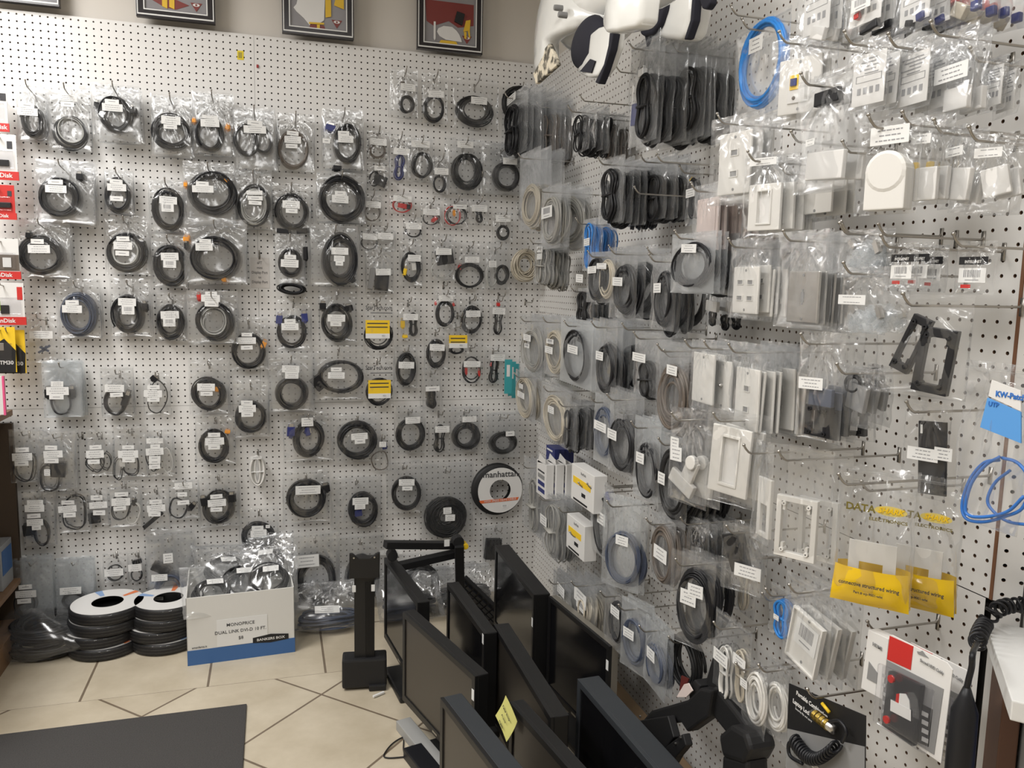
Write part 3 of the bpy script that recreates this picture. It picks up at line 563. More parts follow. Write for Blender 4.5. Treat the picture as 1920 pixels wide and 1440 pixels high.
RC = [
('top', [
 (733,130,784,222,1,[('c',764,195,14,18,4,4,'K'),('b',756,160,7,14,'N')],[(764,165,28,13)],'small bag of grey black lead'),
 (792,136,840,232,0,[('c',814,203,20,27,8,4.5,'K')],[(817,178,29,12)],'tight oval black coil'),
 (850,146,936,246,0,[('c',890,208,38,31,12,5,'k',.5)],[(897,190,30,13)],'large flattened black coil')]),
('second', [
 (688,244,730,302,0,[('l',708,282,15,15,3,4,'N')],[(709,267,31,12)],'small brown loop'),
 (730,252,770,334,0,[('u',749,313,13,24,4,4.5,'D')],[(753,285,30,12)],'folded dark blue cable'),
 (764,258,815,342,1,[('c',792,310,20,27,4,4,'K')],[(788,271,34,12)],'thin black coil over white film'),
 (812,292,842,365,1,[('c',824,345,13,18,4,4,'K')],[(827,322,26,12)],'narrow bag of dark cable'),
 (838,258,906,364,1,[('c',877,322,29,36,12,5,'k',.4)],[(871,272,30,12)],'fat black disc shaped coil'),
 (906,266,988,364,2,[('c',950,330,25,28,10,5,'k',.3)],[(955,303,26,12)],'fat black coil nearest the corner')]),
('third', [
 (688,304,730,358,0,[('b',712,338,26,20,'k',20),('l',702,335,10,15,2,4,'K')],[(711,316,20,9)],'lumpy black adapter'),
 (682,362,716,416,0,[('l',698,398,15,16,2,3,'N')],[(699,384,29,12)],'thin brown wire loop'),
 (730,362,776,402,0,[('l',754,385,18,14,3,3,'R'),('b',755,386,18,9,'R'),('b',765,388,8,9,'K')],[(754,373,34,11)],'red and white audio lead'),
 (789,374,830,426,0,[('l',808,408,16,15,2,3,'K'),('p',816,410,7,16,'R',50)],[(808,398,31,11)],'red tipped audio lead'),
 (833,372,878,426,0,[('l',856,404,20,18,3,3,'K'),('l',848,404,16,18,2,3,'R'),('p',851,398,5,14,'O')],[(861,388,26,8)],'orange and red tipped lead'),
 (880,374,916,422,0,[('u',898,402,9,16,4,4,'k')],[(898,391,29,12)],'knotted black lead'),
 (924,398,962,454,0,[('c',943,436,13,15,5,4,'k')],[(942,410,27,12)],'small black ring'),
 (968,376,998,424,0,[('c',984,402,12,17,5,4,'k')],[],'black ring tucked in the corner')]),
('fourth', [
 (674,428,710,470,0,[('l',692,455,16,14,2,3,'K')],[(693,444,28,11)],'pair of small wire loops'),
 (704,424,742,472,0,[('l',723,452,16,18,2,3,'S')],[(722,443,29,12)],'silvery small wire loop'),
 (757,408,792,448,0,[('l',775,432,15,13,3,3,'K')],[(775,424,29,12)],'short triple wire loop'),
 (686,464,738,548,1,[('b',716,526,26,34,'k',5),('b',697,522,10,40,'g',10)],[(718,510,28,12)],'square grey and black adapter'),
 (750,448,792,537,1,[('c',770,500,19,30,6,4.5,'K'),('p',759,508,6,18,'Y'),('b',776,500,8,14,'W')],[(776,484,24,12)],'oval coil with yellow plug'),
 (810,440,854,526,1,[('b',834,482,32,28,'k',-10),('l',830,505,20,18,1,4,'S')],[(831,472,29,12)],'dark lump above clear coil'),
 (854,452,910,542,0,[('c',880,517,26,23,10,5,'k',.15),('p',862,500,6,12,'R')],[(884,487,27,11)],'thick black ring with red tips'),
 (912,454,956,542,1,[('c',942,515,13,19,7,4,'k'),('l',922,515,10,22,2,4,'S')],[(922,495,14,12)],'black and silver coils side by side')]),
('fifth', [
 (746,556,788,640,0,[('u',775,608,11,22,4,4.5,'k'),('p',755,606,8,18,'Y',0),('p',759,630,10,7,'Y')],[(769,594,28,12)],'black lead with yellow plugs'),
 (814,544,856,616,0,[('c',834,588,18,26,5,4.5,'K'),('p',817,568,4,8,'R'),('p',850,570,4,8,'R')],[(835,559,27,11)],'oval coil with red tips'),
 (862,552,906,630,0,[('c',884,600,21,27,7,4.5,'K')],[(886,588,28,12)],'plain oval black coil'),
 (918,556,954,630,0,[('u',934,602,11,25,5,4,'K'),('p',934,570,6,8,'R')],[(934,583,24,12)],'hourglass tied black lead'),
 (796,612,842,694,0,[('c',818,663,19,28,8,4.5,'K')],[(819,651,28,12)],'dark oval coil beside yellow card'),
 (740,648,784,728,1,[('c',762,692,18,32,9,4.5,'K')],[(761,684,29,12)],'tall dark oval coil'),
 (864,642,906,718,0,[('l',884,692,17,24,3,4,'K'),('p',874,694,5,18,'R'),('p',898,698,4,14,'R')],[(884,682,31,11)],'coil with red and white plugs'),
 (908,648,948,722,0,[('u',926,694,12,24,4,4.5,'k'),('p',922,682,6,10,'R')],[(932,670,27,12)],'black bundle with red plug'),
 (793,690,830,768,1,[('u',810,748,10,18,5,4.5,'k')],[(810,728,26,9)],'short dark wire bundle')]),
('sixth', [
 (740,762,798,850,1,[('c',770,815,27,31,8,5,'k')],[(773,787,28,12)],'flattish black coil'),
 (804,766,846,852,0,[('u',825,822,14,26,5,4.5,'k')],[(828,804,27,12)],'drooping double loop of cable'),
 (846,762,904,848,1,[('c',875,818,25,25,10,5,'k',.3)],[(879,785,26,10)],'compact black ring coil'),
 (912,772,978,858,2,[('c',945,830,25,20,9,5,'k')],[(955,812,16,9)],'black coil nearest the corner'),
 (704,812,732,882,0,[('l',712,864,18,18,1,5,'N'),('b',721,836,9,12,'D')],[(717,832,13,10)],'thin maroon loop with blue plug')]),
('seventh', [
 (726,864,792,962,1,[('c',762,925,28,32,9,5,'k')],[(762,903,29,12),(763,914,19,8)],'black coil with stepped label'),
 (792,866,888,1010,1,[('c',838,970,39,40,16,5,'k',.75)],[(838,956,15,12),(843,969,18,12)],'widest flat black coil'),
 (908,984,960,1064,1,[('b',925,1030,28,38,'k',6)],[(944,1050,18,12)],'black power adapter')]),
('lowest', [
 (744,1036,836,1130,0,[('c',790,1090,34,36,12,6,'k',.5)],[(733,1034,42,9),(735,1104,14,11)],'big black coil behind the monitors'),
 ]),
]
for ri, (rn, items) in enumerate(RC):
    for i, (x0, y0, x1, y1, n, con, lab, look) in enumerate(items):
        d = .035 + .016 * n
        fn = any(c[0] in 'cul' for c in con)
        cluster('B', (x0, y0, x1, y1), n, d, con, lab, look, '%s from left, %s row, block beside corner' % (ORD[i], rn), 'bagged_cable' if fn else 'bagged_adapter', 'bagged cable' if fn else 'bagged adapter', sp=.015, L=d + .04, th=.018)
# ================================================================= SIDE WALL (right), hooks pointing into the room
# (x0, y0, x1, y1, bags behind, distance from board, spacing, contents, labels, look, name/category)
CB = ('bagged_cable', 'bagged cable'); PB = ('bagged_wall_plate', 'bagged wall plate'); AB = ('bagged_adapter', 'bagged adapter'); BB = ('bagged_bracket', 'bagged bracket')
KB = ('bagged_connector', 'bagged connector'); WX = ('bagged_wall_box', 'bagged wall box')
RR = [
('top', [
 (946,172,990,292,6,.185,.019,[('u',968,245,17,46,9,6,'K')],[(962,187,22,14)],'black cables seen edge on',CB),
 (1012,190,1044,300,4,.085,.014,[('u',1028,256,14,42,8,5,'N')],[],'brown grey cables seen edge on',CB),
 (1074,202,1108,285,4,.185,.019,[('u',1091,252,14,34,8,5.5,'K')],[(1087,225,19,14)],'black cables behind a small label',CB),
 (1128,214,1156,305,3,.09,.016,[('u',1142,266,12,34,7,5,'N')],[],'half hidden grey brown cables',CB),
 (1182,72,1238,268,6,.235,.021,[('u',1212,200,20,60,11,7,'K'),('p',1208,135,9,20,'C',0),('b',1190,215,10,40,'D',5)],[],'tall pointed bags of black cable',CB),
 (1262,80,1325,262,5,.13,.019,[('u',1296,188,24,60,11,8,'k')],[],'dense black cable bags',CB),
 (1380,38,1480,214,0,.21,.02,[('c',1430,118,42,80,10,6,'b',.12)],[(1427,84,26,28)],'big bright blue coil',CB),
 (1446,66,1556,225,1,.225,.02,[('P',1462,108,1540,212,'vga')],[],'white plate with blue video socket',PB),
 (1590,72,1668,205,2,.245,.035,[('P',1600,100,1660,195,'card')],[],'printed white leaflet bag',KB),
 (1672,78,1752,205,2,.20,.035,[('P',1684,100,1742,195,'card')],[],'printed leaflet bag next to white box',KB),
 (1750,52,1834,214,1,.17,.03,[('b',1795,185,44,42,'C',0)],[(1795,138,62,30)],'small white box under long label',WX),
 (1838,108,1892,208,1,.12,.03,[('P',1842,125,1880,198,'card')],[],'blue edged leaflet bag',KB)]),
('cut off', [
 (1500,-70,1568,78,3,.23,.025,[('P',1510,-40,1556,60,'card'),('b',1535,62,24,24,'C',20)],[],'white cards and dark clips',KB),
 (1590,-80,1662,62,3,.21,.025,[('P',1598,-40,1652,42,'card'),('p',1612,30,8,14,'R'),('b',1630,50,30,16,'K')],[(1625,8,34,24,'b')],'barcoded white card with red mark',KB),
 (1680,-90,1760,55,3,.19,.028,[('P',1690,-40,1745,40,'card'),('b',1728,30,14,14,'D'),('b',1706,44,12,12,'K')],[],'mixed card with blue and black bits',KB),
 (1770,-90,1850,40,3,.15,.026,[('b',1800,20,26,26,'E',30),('b',1830,10,14,18,'D'),('b',1785,0,20,18,'R')],[],'red and blue plastic connectors',KB)]),
('second', [
 (976,282,1012,428,5,.185,.017,[('c',995,385,15,40,5,5.5,'E')],[],'cream cables seen edge on',CB),
 (1014,348,1054,466,5,.20,.02,[('c',1034,412,17,44,6,6,'H')],[(1031,398,20,22,'b')],'light grey coil with two part label',CB),
 (1126,296,1168,418,7,.205,.018,[('u',1147,366,18,48,10,6.5,'K'),('p',1150,332,10,20,'C',20)],[],'glossy black cables packed tight',CB),
 (1208,292,1252,412,4,.10,.018,[('u',1230,372,18,42,10,7,'k')],[],'black cables by the board seam',CB),
 (1288,314,1320,422,0,.06,.02,[('u',1302,372,11,38,5,5,'K'),('p',1298,338,4,12,'Y')],[(1302,362,18,16)],'slim black cable with gold tips',CB),
 (1334,215,1430,382,2,.235,.03,[('P',1350,248,1408,364,'two')],[],'white two port plate',PB),
 (1302,345,1352,478,8,.215,.019,[('P',1308,372,1348,470,'edge')],[],'pinkish plates seen edge on',PB),
 (1396,286,1476,446,3,.215,.025,[('P',1405,345,1465,432,'decora')],[(1438,304,50,14)],'white frame plate under header',PB),
 (1470,318,1532,412,3,.15,.02,[('P',1502,335,1558,400,'blank')],[],'plain white plate',PB),
 (1496,138,1594,358,1,.235,.03,[('b',1548,310,68,52,'C',4),('b',1552,182,44,26,'K',0)],[(1530,268,16,12)],'tall clear bag with white box',WX),
 (1610,222,1728,402,0,.25,.035,[('P',1630,295,1705,395,'sbox')],[(1675,255,70,34)],'rounded white surface box',WX),
 (1698,218,1768,385,1,.215,.03,[('b',1735,345,44,62,'C',0),('b',1716,330,10,50,'Y',0)],[(1736,262,34,18)],'white box with yellow strip',WX),
 (1768,235,1828,390,1,.17,.03,[('b',1800,345,40,60,'C',6)],[(1802,285,34,18)],'white box standing upright',WX),
 (1820,250,1905,400,1,.15,.03,[('b',1868,340,52,54,'C',-12)],[(1858,288,52,18)],'white box tilted near the edge',WX)]),
('third', [
 (1002,448,1030,532,5,.185,.018,[('u',1016,498,12,36,9,5,'H')],[(1018,468,10,11,'b'),(1018,481,10,11)],'grey cables with tiny white tag',CB),
 (1094,410,1118,508,5,.185,.014,[('u',1107,462,10,42,7,5,'b')],[(1107,454,12,14)],'bright blue cables seen edge on',CB),
 (1102,472,1152,568,2,.215,.02,[('c',1119,522,14,42,6,5,'K'),('c',1138,524,13,38,5,5,'E')],[(1117,506,15,13),(1135,499,18,11)],'black coil beside cream coil',CB),
 (1084,540,1112,608,5,.165,.018,[('u',1098,578,12,30,8,6,'k')],[(1093,522,12,15)],'short black cables below cream coil',CB),
 (1146,462,1194,598,4,.205,.024,[('c',1171,542,20,48,8,6,'K')],[(1165,528,19,16)],'dark coil with square label',CB),
 (1222,475,1270,620,4,.205,.022,[('c',1246,562,17,54,7,6,'K')],[(1240,540,16,18)],'narrow tall black coil',CB),
 (1262,436,1338,550,5,.235,.022,[('c',1298,497,34,42,5,5,'K')],[(1300,466,27,16)],'open black coil in milky bag',CB),
 (1322,520,1345,610,2,.12,.03,[('b',1336,574,20,20,'C',5),('u',1336,596,8,14,4,5,'K')],[],'cream box above black lead',AB),
 (1370,448,1428,598,6,.205,.018,[('P',1376,500,1424,588,'four')],[],'white four port plate',PB),
 (1460,432,1550,616,4,.215,.02,[('P',1480,508,1534,606,'steel')],[],'brushed steel plate with slot',PB),
 (1576,430,1660,520,1,.20,.03,[('P',1592,455,1650,512,'pins')],[],'clear jack bag with handwriting',KB),
 (1574,500,1668,625,1,.215,.04,[('P',1590,578,1660,618,'pins')],[(1608,562,54,18)],'clear jack bag with long label',KB),
 (1664,455,1722,545,2,.205,.032,[('P',1676,468,1716,538,'intel')],[],'small bag with black printed band',KB),
 (1795,452,1870,552,0,.13,.03,[('P',1802,472,1856,546,'intel')],[],'barcoded bag nearest the edge',KB)]),
('fourth', [
 (976,590,1020,708,3,.185,.018,[('c',998,658,17,40,7,4.5,'H')],[(994,633,12,12),(994,648,8,8,'b')],'loose cream coil',CB),
 (1020,592,1064,708,4,.20,.018,[('c',1041,660,18,42,7,5,'E')],[(1037,640,14,9,'b'),(1035,656,15,13)],'cream coil with stacked tags',CB),
 (1050,598,1112,724,2,.215,.02,[('c',1080,668,23,50,5,6,'K')],[(1080,655,22,15)],'black coil in large milky bag',CB),
 (1110,598,1158,744,5,.215,.019,[('c',1137,692,17,46,6,6,'K')],[(1131,667,14,16)],'black coils leaning together',CB),
 (1192,622,1240,744,4,.205,.020,[('u',1212,712,17,34,9,7,'k')],[(1206,670,23,16)],'dark cables below wide label',CB),
 (1232,640,1292,812,3,.215,.026,[('c',1262,745,27,64,12,7,'N',.5)],[(1268,694,19,18)],'fat brown cable bundle',CB),
 (1296,638,1344,772,2,.225,.022,[('P',1300,662,1340,756,'blank')],[],'white plates seen edge on',PB),
 (1334,640,1378,775,4,.20,.02,[('P',1340,676,1374,768,'coax')],[],'white plate with round socket',PB),
 (1372,642,1428,815,7,.215,.019,[('P',1380,690,1424,806,'two')],[],'tall white two hole plate',PB),
 (1498,622,1586,828,3,.21,.022,[('P',1512,760,1560,818,'bracket'),('b',1540,748,44,40,'G',0)],[(1528,718,46,22)],'small black bracket',BB),
 (1582,688,1640,802,2,.17,.024,[('b',1608,745,34,50,'g',10),('l',1600,720,16,18,3,5,'K')],[],'dark lumpy parts',AB),
 (1650,552,1825,745,0,.19,.024,[('P',1690,590,1728,700,'bracket',22),('P',1720,615,1790,738,'bracket',6)],[],'two big black mounting frames',BB)]),
('fifth', [
 (964,698,1008,784,2,.185,.018,[('c',984,745,17,38,8,4.5,'E')],[(982,724,8,9),(982,740,14,11)],'oval cream coil near corner',CB),
 (1014,722,1068,830,2,.215,.02,[('c',1041,785,21,42,8,5,'E')],[(1039,768,13,13)],'larger oval cream coil',CB),
 (1058,752,1082,842,7,.205,.016,[('u',1069,804,10,38,8,5,'k')],[],'thin black cables packed tight',CB),
 (1116,740,1150,872,0,.215,.02,[('c',1134,812,17,50,8,6,'G')],[(1132,799,20,17)],'bluish coil seen through milky bag',CB),
 (1144,732,1192,895,3,.225,.022,[('c',1168,835,22,52,8,7,'K'),('p',1166,780,12,18,'g',0)],[(1155,814,17,18)],'thick dark coil with plug above',CB),
 (1192,785,1238,940,2,.225,.024,[('c',1214,880,19,54,8,7,'K')],[(1208,858,14,20)],'dark coil in smooth milky bag',CB),
 (1238,815,1290,985,5,.215,.025,[('c',1264,905,25,70,10,8,'k')],[(1249,896,12,22)],'heavy black cable coils',CB),
 (1256,768,1332,948,1,.26,.024,[('P',1264,840,1312,930,'flange',25)],[(1272,830,16,22),(1275,850,22,26)],'white angled fittings',WX),
 (1326,770,1422,948,1,.245,.03,[('P',1334,800,1406,928,'decora',3)],[],'large white single slot plate',PB),
 (1416,828,1452,1022,0,.235,.03,[('P',1422,895,1448,1008,'dslot')],[],'narrow white slotted plate',PB),
 (1436,838,1562,1058,1,.225,.045,[('P',1456,932,1532,1048,'frame')],[],'open white mounting frame',BB),
 (1698,752,1785,935,0,.13,.02,[('P',1722,790,1776,928,'bplate',-4)],[(1736,850,58,24),(1775,850,34,24)],'black metal plate with two labels',BB)]),
('sixth', [
 (984,862,1016,1000,5,.205,.016,[('u',1000,948,12,52,8,5.5,'H')],[],'grey cables hanging straight',CB),
 (1016,925,1050,1042,5,.215,.014,[('u',1034,994,13,50,8,5.5,'H')],[(1024,975,13,18)],'grey cables with slanting tag',CB),
 (1106,900,1152,1045,0,.225,.02,[('c',1131,985,20,60,4,7,'K'),('p',1146,932,9,14,'D',30)],[(1135,972,16,22)],'thick black cable loop',CB),
 (1132,930,1202,1105,1,.245,.02,[('c',1168,1046,32,50,10,5,'G',.25)],[(1171,1012,23,18)],'large ring coil in big milky bag',CB),
 (1220,968,1268,1100,4,.225,.022,[('c',1244,1042,21,56,9,6,'N',.3)],[(1246,1038,24,26)],'brown black coil with tilted label',CB),
 (1292,972,1328,1062,4,.19,.022,[('b',1308,1020,18,40,'k',8),('u',1312,1036,12,26,4,5,'K')],[],'black adapters with plugs',AB),
 (1356,985,1432,1112,1,.205,.02,[('b',1375,1035,22,70,'k',-20)],[(1406,1070,50,24)],'wedge shaped black part',BB),
 (1380,1035,1420,1155,0,.13,.02,[('u',1398,1100,12,46,6,4.5,'E')],[(1418,1082,14,10)],'cream phone cord',CB)]),
('seventh', [
 (1036,1080,1072,1205,5,.225,.015,[('u',1054,1158,14,46,9,6,'H')],[(1058,1106,14,18)],'grey cables next to the silver monitor',CB),
 (1078,1085,1118,1205,4,.225,.016,[('u',1098,1165,15,44,9,6,'E')],[(1094,1120,24,26),(1096,1136,18,18,'b')],'grey cables with pink tinted labels',CB),
 (1136,1105,1174,1220,0,.235,.02,[('c',1157,1166,14,44,3,5,'K')],[(1160,1146,15,18)],'thin black oval loop',CB),
 (1166,1128,1214,1260,1,.235,.02,[('c',1190,1204,20,44,9,6,'G',.25)],[(1185,1186,20,18)],'round dark coil in bluish bag',CB),
 (1208,1168,1254,1300,1,.235,.02,[('c',1231,1246,19,40,9,6,'G',.3)],[(1228,1226,17,22)],'lower dark coil in bluish bag',CB),
 (1258,1040,1342,1215,2,.235,.024,[('c',1303,1134,34,70,12,6,'K',.25)],[(1296,1118,30,28),(1310,1106,28,24)],'very large oval black coil',CB),
 (1340,1160,1410,1315,0,.22,.02,[('u',1361,1262,14,52,6,5,'W'),('u',1391,1268,14,50,6,5,'E')],[(1360,1232,28,24),(1396,1240,24,22)],'two cream cord bundles',CB),
 (1396,1238,1440,1378,0,.22,.02,[('c',1419,1310,18,52,9,5,'W',.5)],[(1404,1280,14,16)],'white flat cord coil',CB),
 (1438,1240,1484,1392,0,.20,.02,[('c',1458,1325,20,48,10,5,'W',.45)],[(1444,1288,10,26)],'thicker white cord coil',CB),
 (1446,1105,1502,1204,0,.17,.02,[('u',1470,1160,20,36,5,6,'b')],[(1465,1156,10,10)],'tangled bright blue cord',CB),
 (1472,1090,1562,1272,2,.23,.03,[('P',1484,1152,1542,1256,'back',10)],[],'reverse of white plate with barcode',PB),
 ]),
]
YAW = {('top', 7): 22, ('top', 8): 10, ('second', 5): 12, ('second', 7): 20, ('second', 10): 22, ('second', 11): 15, ('second', 13): 25, ('third', 12): 10, ('third', 13): 15, ('fourth', 11): 22, ('fifth', 7): 15, ('fifth', 8): 22, ('fifth', 10): 28, ('fifth', 11): 22, ('sixth', 3): 26, ('sixth', 6): 28, ('seventh', 5): 24, ('seventh', 3): 12, ('fourth', 9): 15}
for rn, items in RR:
    for i, (x0, y0, x1, y1, n, d, sp, con, lab, look, (nm, ct)) in enumerate(items):
        yw = YAW.get((rn, i), 0)
        wh = '%s from corner, %s row, side wall' % (ORD[i], rn)
        cluster('R', (x0, y0, x1, y1), n, d, con, lab, look, wh, nm, ct, sp=sp, th=.016, milky=('milky' in look or 'smooth' in look or 'bluish' in look), L=d + .03, yaw=yw)
# empty hooks on the side wall and above bags
for i, (tx, ty, L, nm) in enumerate([(1371,10,.2,'under the hanging helmets, nothing on it'),(1088,178,.18,'pointing past the cream camouflage flap'),(1155,122,.18,'in front of the white helmet opening'),(1232,289,.22,'by the board seam, nothing hung on it'),
     (1580,264,.22,'between two white box bags'),(1484,246,.22,'in front of the two port plate'),(1142,460,.2,'above the dark coil with square label'),(1214,464,.2,'above the narrow tall black coil'),(1302,475,.2,'crossing the open black coil'),
     (1167,606,.24,'long and bare, in the fourth row'),(1245,656,.2,'just above the fat brown bundle'),(1578,415,.2,'above the clear jack bags'),(1648,420,.2,'above the small printed bags'),(1616,902,.2,'above the shiny yellow bottomed bags'),
     (1430,1112,.18,'above the white two cord bags'),(1627,1165,.14,'above the red topped blister pack'),(1090,916,.2,'passing before the yellow striped box'),(1222,978,.18,'beneath the heavy black coils'),(1048,952,.2,'between the two yellow striped boxes'),(1190,350,.2,'behind glossy black cables'),(1348,1175+120,.12,'near the black mount arm')]):
    P = WP('R', tx, ty, L + .018); P = P + np.array([0, 0, -.018]); hook('R', P, L, 'bare metal peg hook ' + nm)
for i, (tx, ty, L, nm) in enumerate([(905,322,.06,'under the fat disc coil'),(868,586,.09,'beside the dark teal packs'),(893,556,.1,'over the hourglass tied lead'),(948,548,.1,'right by the corner, fifth row'),(840,528,.08,'over the red tipped oval coil'),(1000,560,.1,'in the corner below the cream roll'),(486,470,.04,'above the handwritten note'),(147,814,.05,'between the square adapter and crossed loops')]):
    P = WP('B', tx, ty, L + .018); P = P + np.array([0, 0, -.018]); hook('B', P, L, 'bare metal peg hook ' + nm)
# ================================================================= single things: helpers
class Th:                                     # a thing whose parts are laid out in its own plane, facing the room
    def __init__(s, wall, name, label, cat, cx, cy, d, group=None, yaw=0):
        s.w = wall; s.d = d; s.f = Fr(wall, cx, cy, d, yaw); s.P = s.f.O; s.r = thing(name, label, cat, s.P, s.f.th, group)
    def m(s, px, py):
        q = s.f.L(s.f.P(px, py), s.P); return q[0], q[2]
    def poly(s, name, pts, y0, y1, mt, bevel=0, parent=None, label=None):
        return ob(name, MB().prism([s.m(*p) for p in pts], y0, y1).mesh(name, [C[mt] if isinstance(mt, str) else mt], bevel=bevel), parent or s.r, label=label)
    def rect(s, name, x0, y0, x1, y1, a, b, mt, bevel=0, parent=None):   # true rectangle centred on the photo box
        cx, cy = (x0 + x1) / 2, (y0 + y1) / 2; l, r, t, u = s.m(x0, cy), s.m(x1, cy), s.m(cx, y0), s.m(cx, y1)
        w_, h_ = abs(r[0] - l[0]), abs(t[1] - u[1]); c = ((l[0] + r[0]) / 2, (t[1] + u[1]) / 2)
        return ob(name, MB().box((c[0], (a + b) / 2, c[1]), (w_, abs(b - a), h_)).mesh(name, [C[mt] if isinstance(mt, str) else mt], bevel=bevel), parent or s.r)
    def text(s, t, px, py, hpx, mt, y, parent=None, **k):
        x, z = s.m(px, py); z2 = s.m(px, py + hpx)[1]; return text(t, abs(z - z2) * 1.38, C[mt], parent or s.r, (x, y, z), **k)
    def tube(s, name, pts, rpx, y, mt, parent=None, k=8):
        P = [(lambda q: (q[0], y if len(p) < 3 else p[2], q[1]))(s.m(p[0], p[1])) for p in pts]
        r = abs(s.m(pts[0][0], pts[0][1])[1] - s.m(pts[0][0], pts[0][1] + rpx)[1]); P = np.array(P)
        if len(P) > 2:
            t = np.linspace(0, len(P) - 1, len(P) * 6); i = np.clip(t.astype(int), 0, len(P) - 2); f = (t - i)[:, None]
            g = np.gradient(P, axis=0); h = lambda a: a[i]; a0, a1, g0, g1 = P[i], P[i + 1], g[i], g[i + 1]
            P = (2 * f**3 - 3 * f**2 + 1) * a0 + (f**3 - 2 * f**2 + f) * g0 + (-2 * f**3 + 3 * f**2) * a1 + (f**3 - f**2) * g1
        return ob(name, MB().tube(P, r, k).mesh(name, [C[mt]], smooth=True), parent or s.r)
def bar(parent, name, a, b, w_, t_, mt, bevel=.002, up=(0, 0, 1)):
    a, b = Vector(a), Vector(b); d = b - a; z = d.normalized(); u = Vector(up)
    if abs(z.dot(u)) > .95: u = Vector((1, 0, 0))
    x = u.cross(z).normalized(); y = z.cross(x); R = Matrix((x, y, z)).transposed()
    B = MB().box((0, 0, 0), (w_, t_, d.length)); o = ob(name, B.mesh(name, [C[mt]], bevel=bevel), parent)
    o.matrix_local = Matrix.Translation((a + b) / 2) @ R.to_4x4(); return o
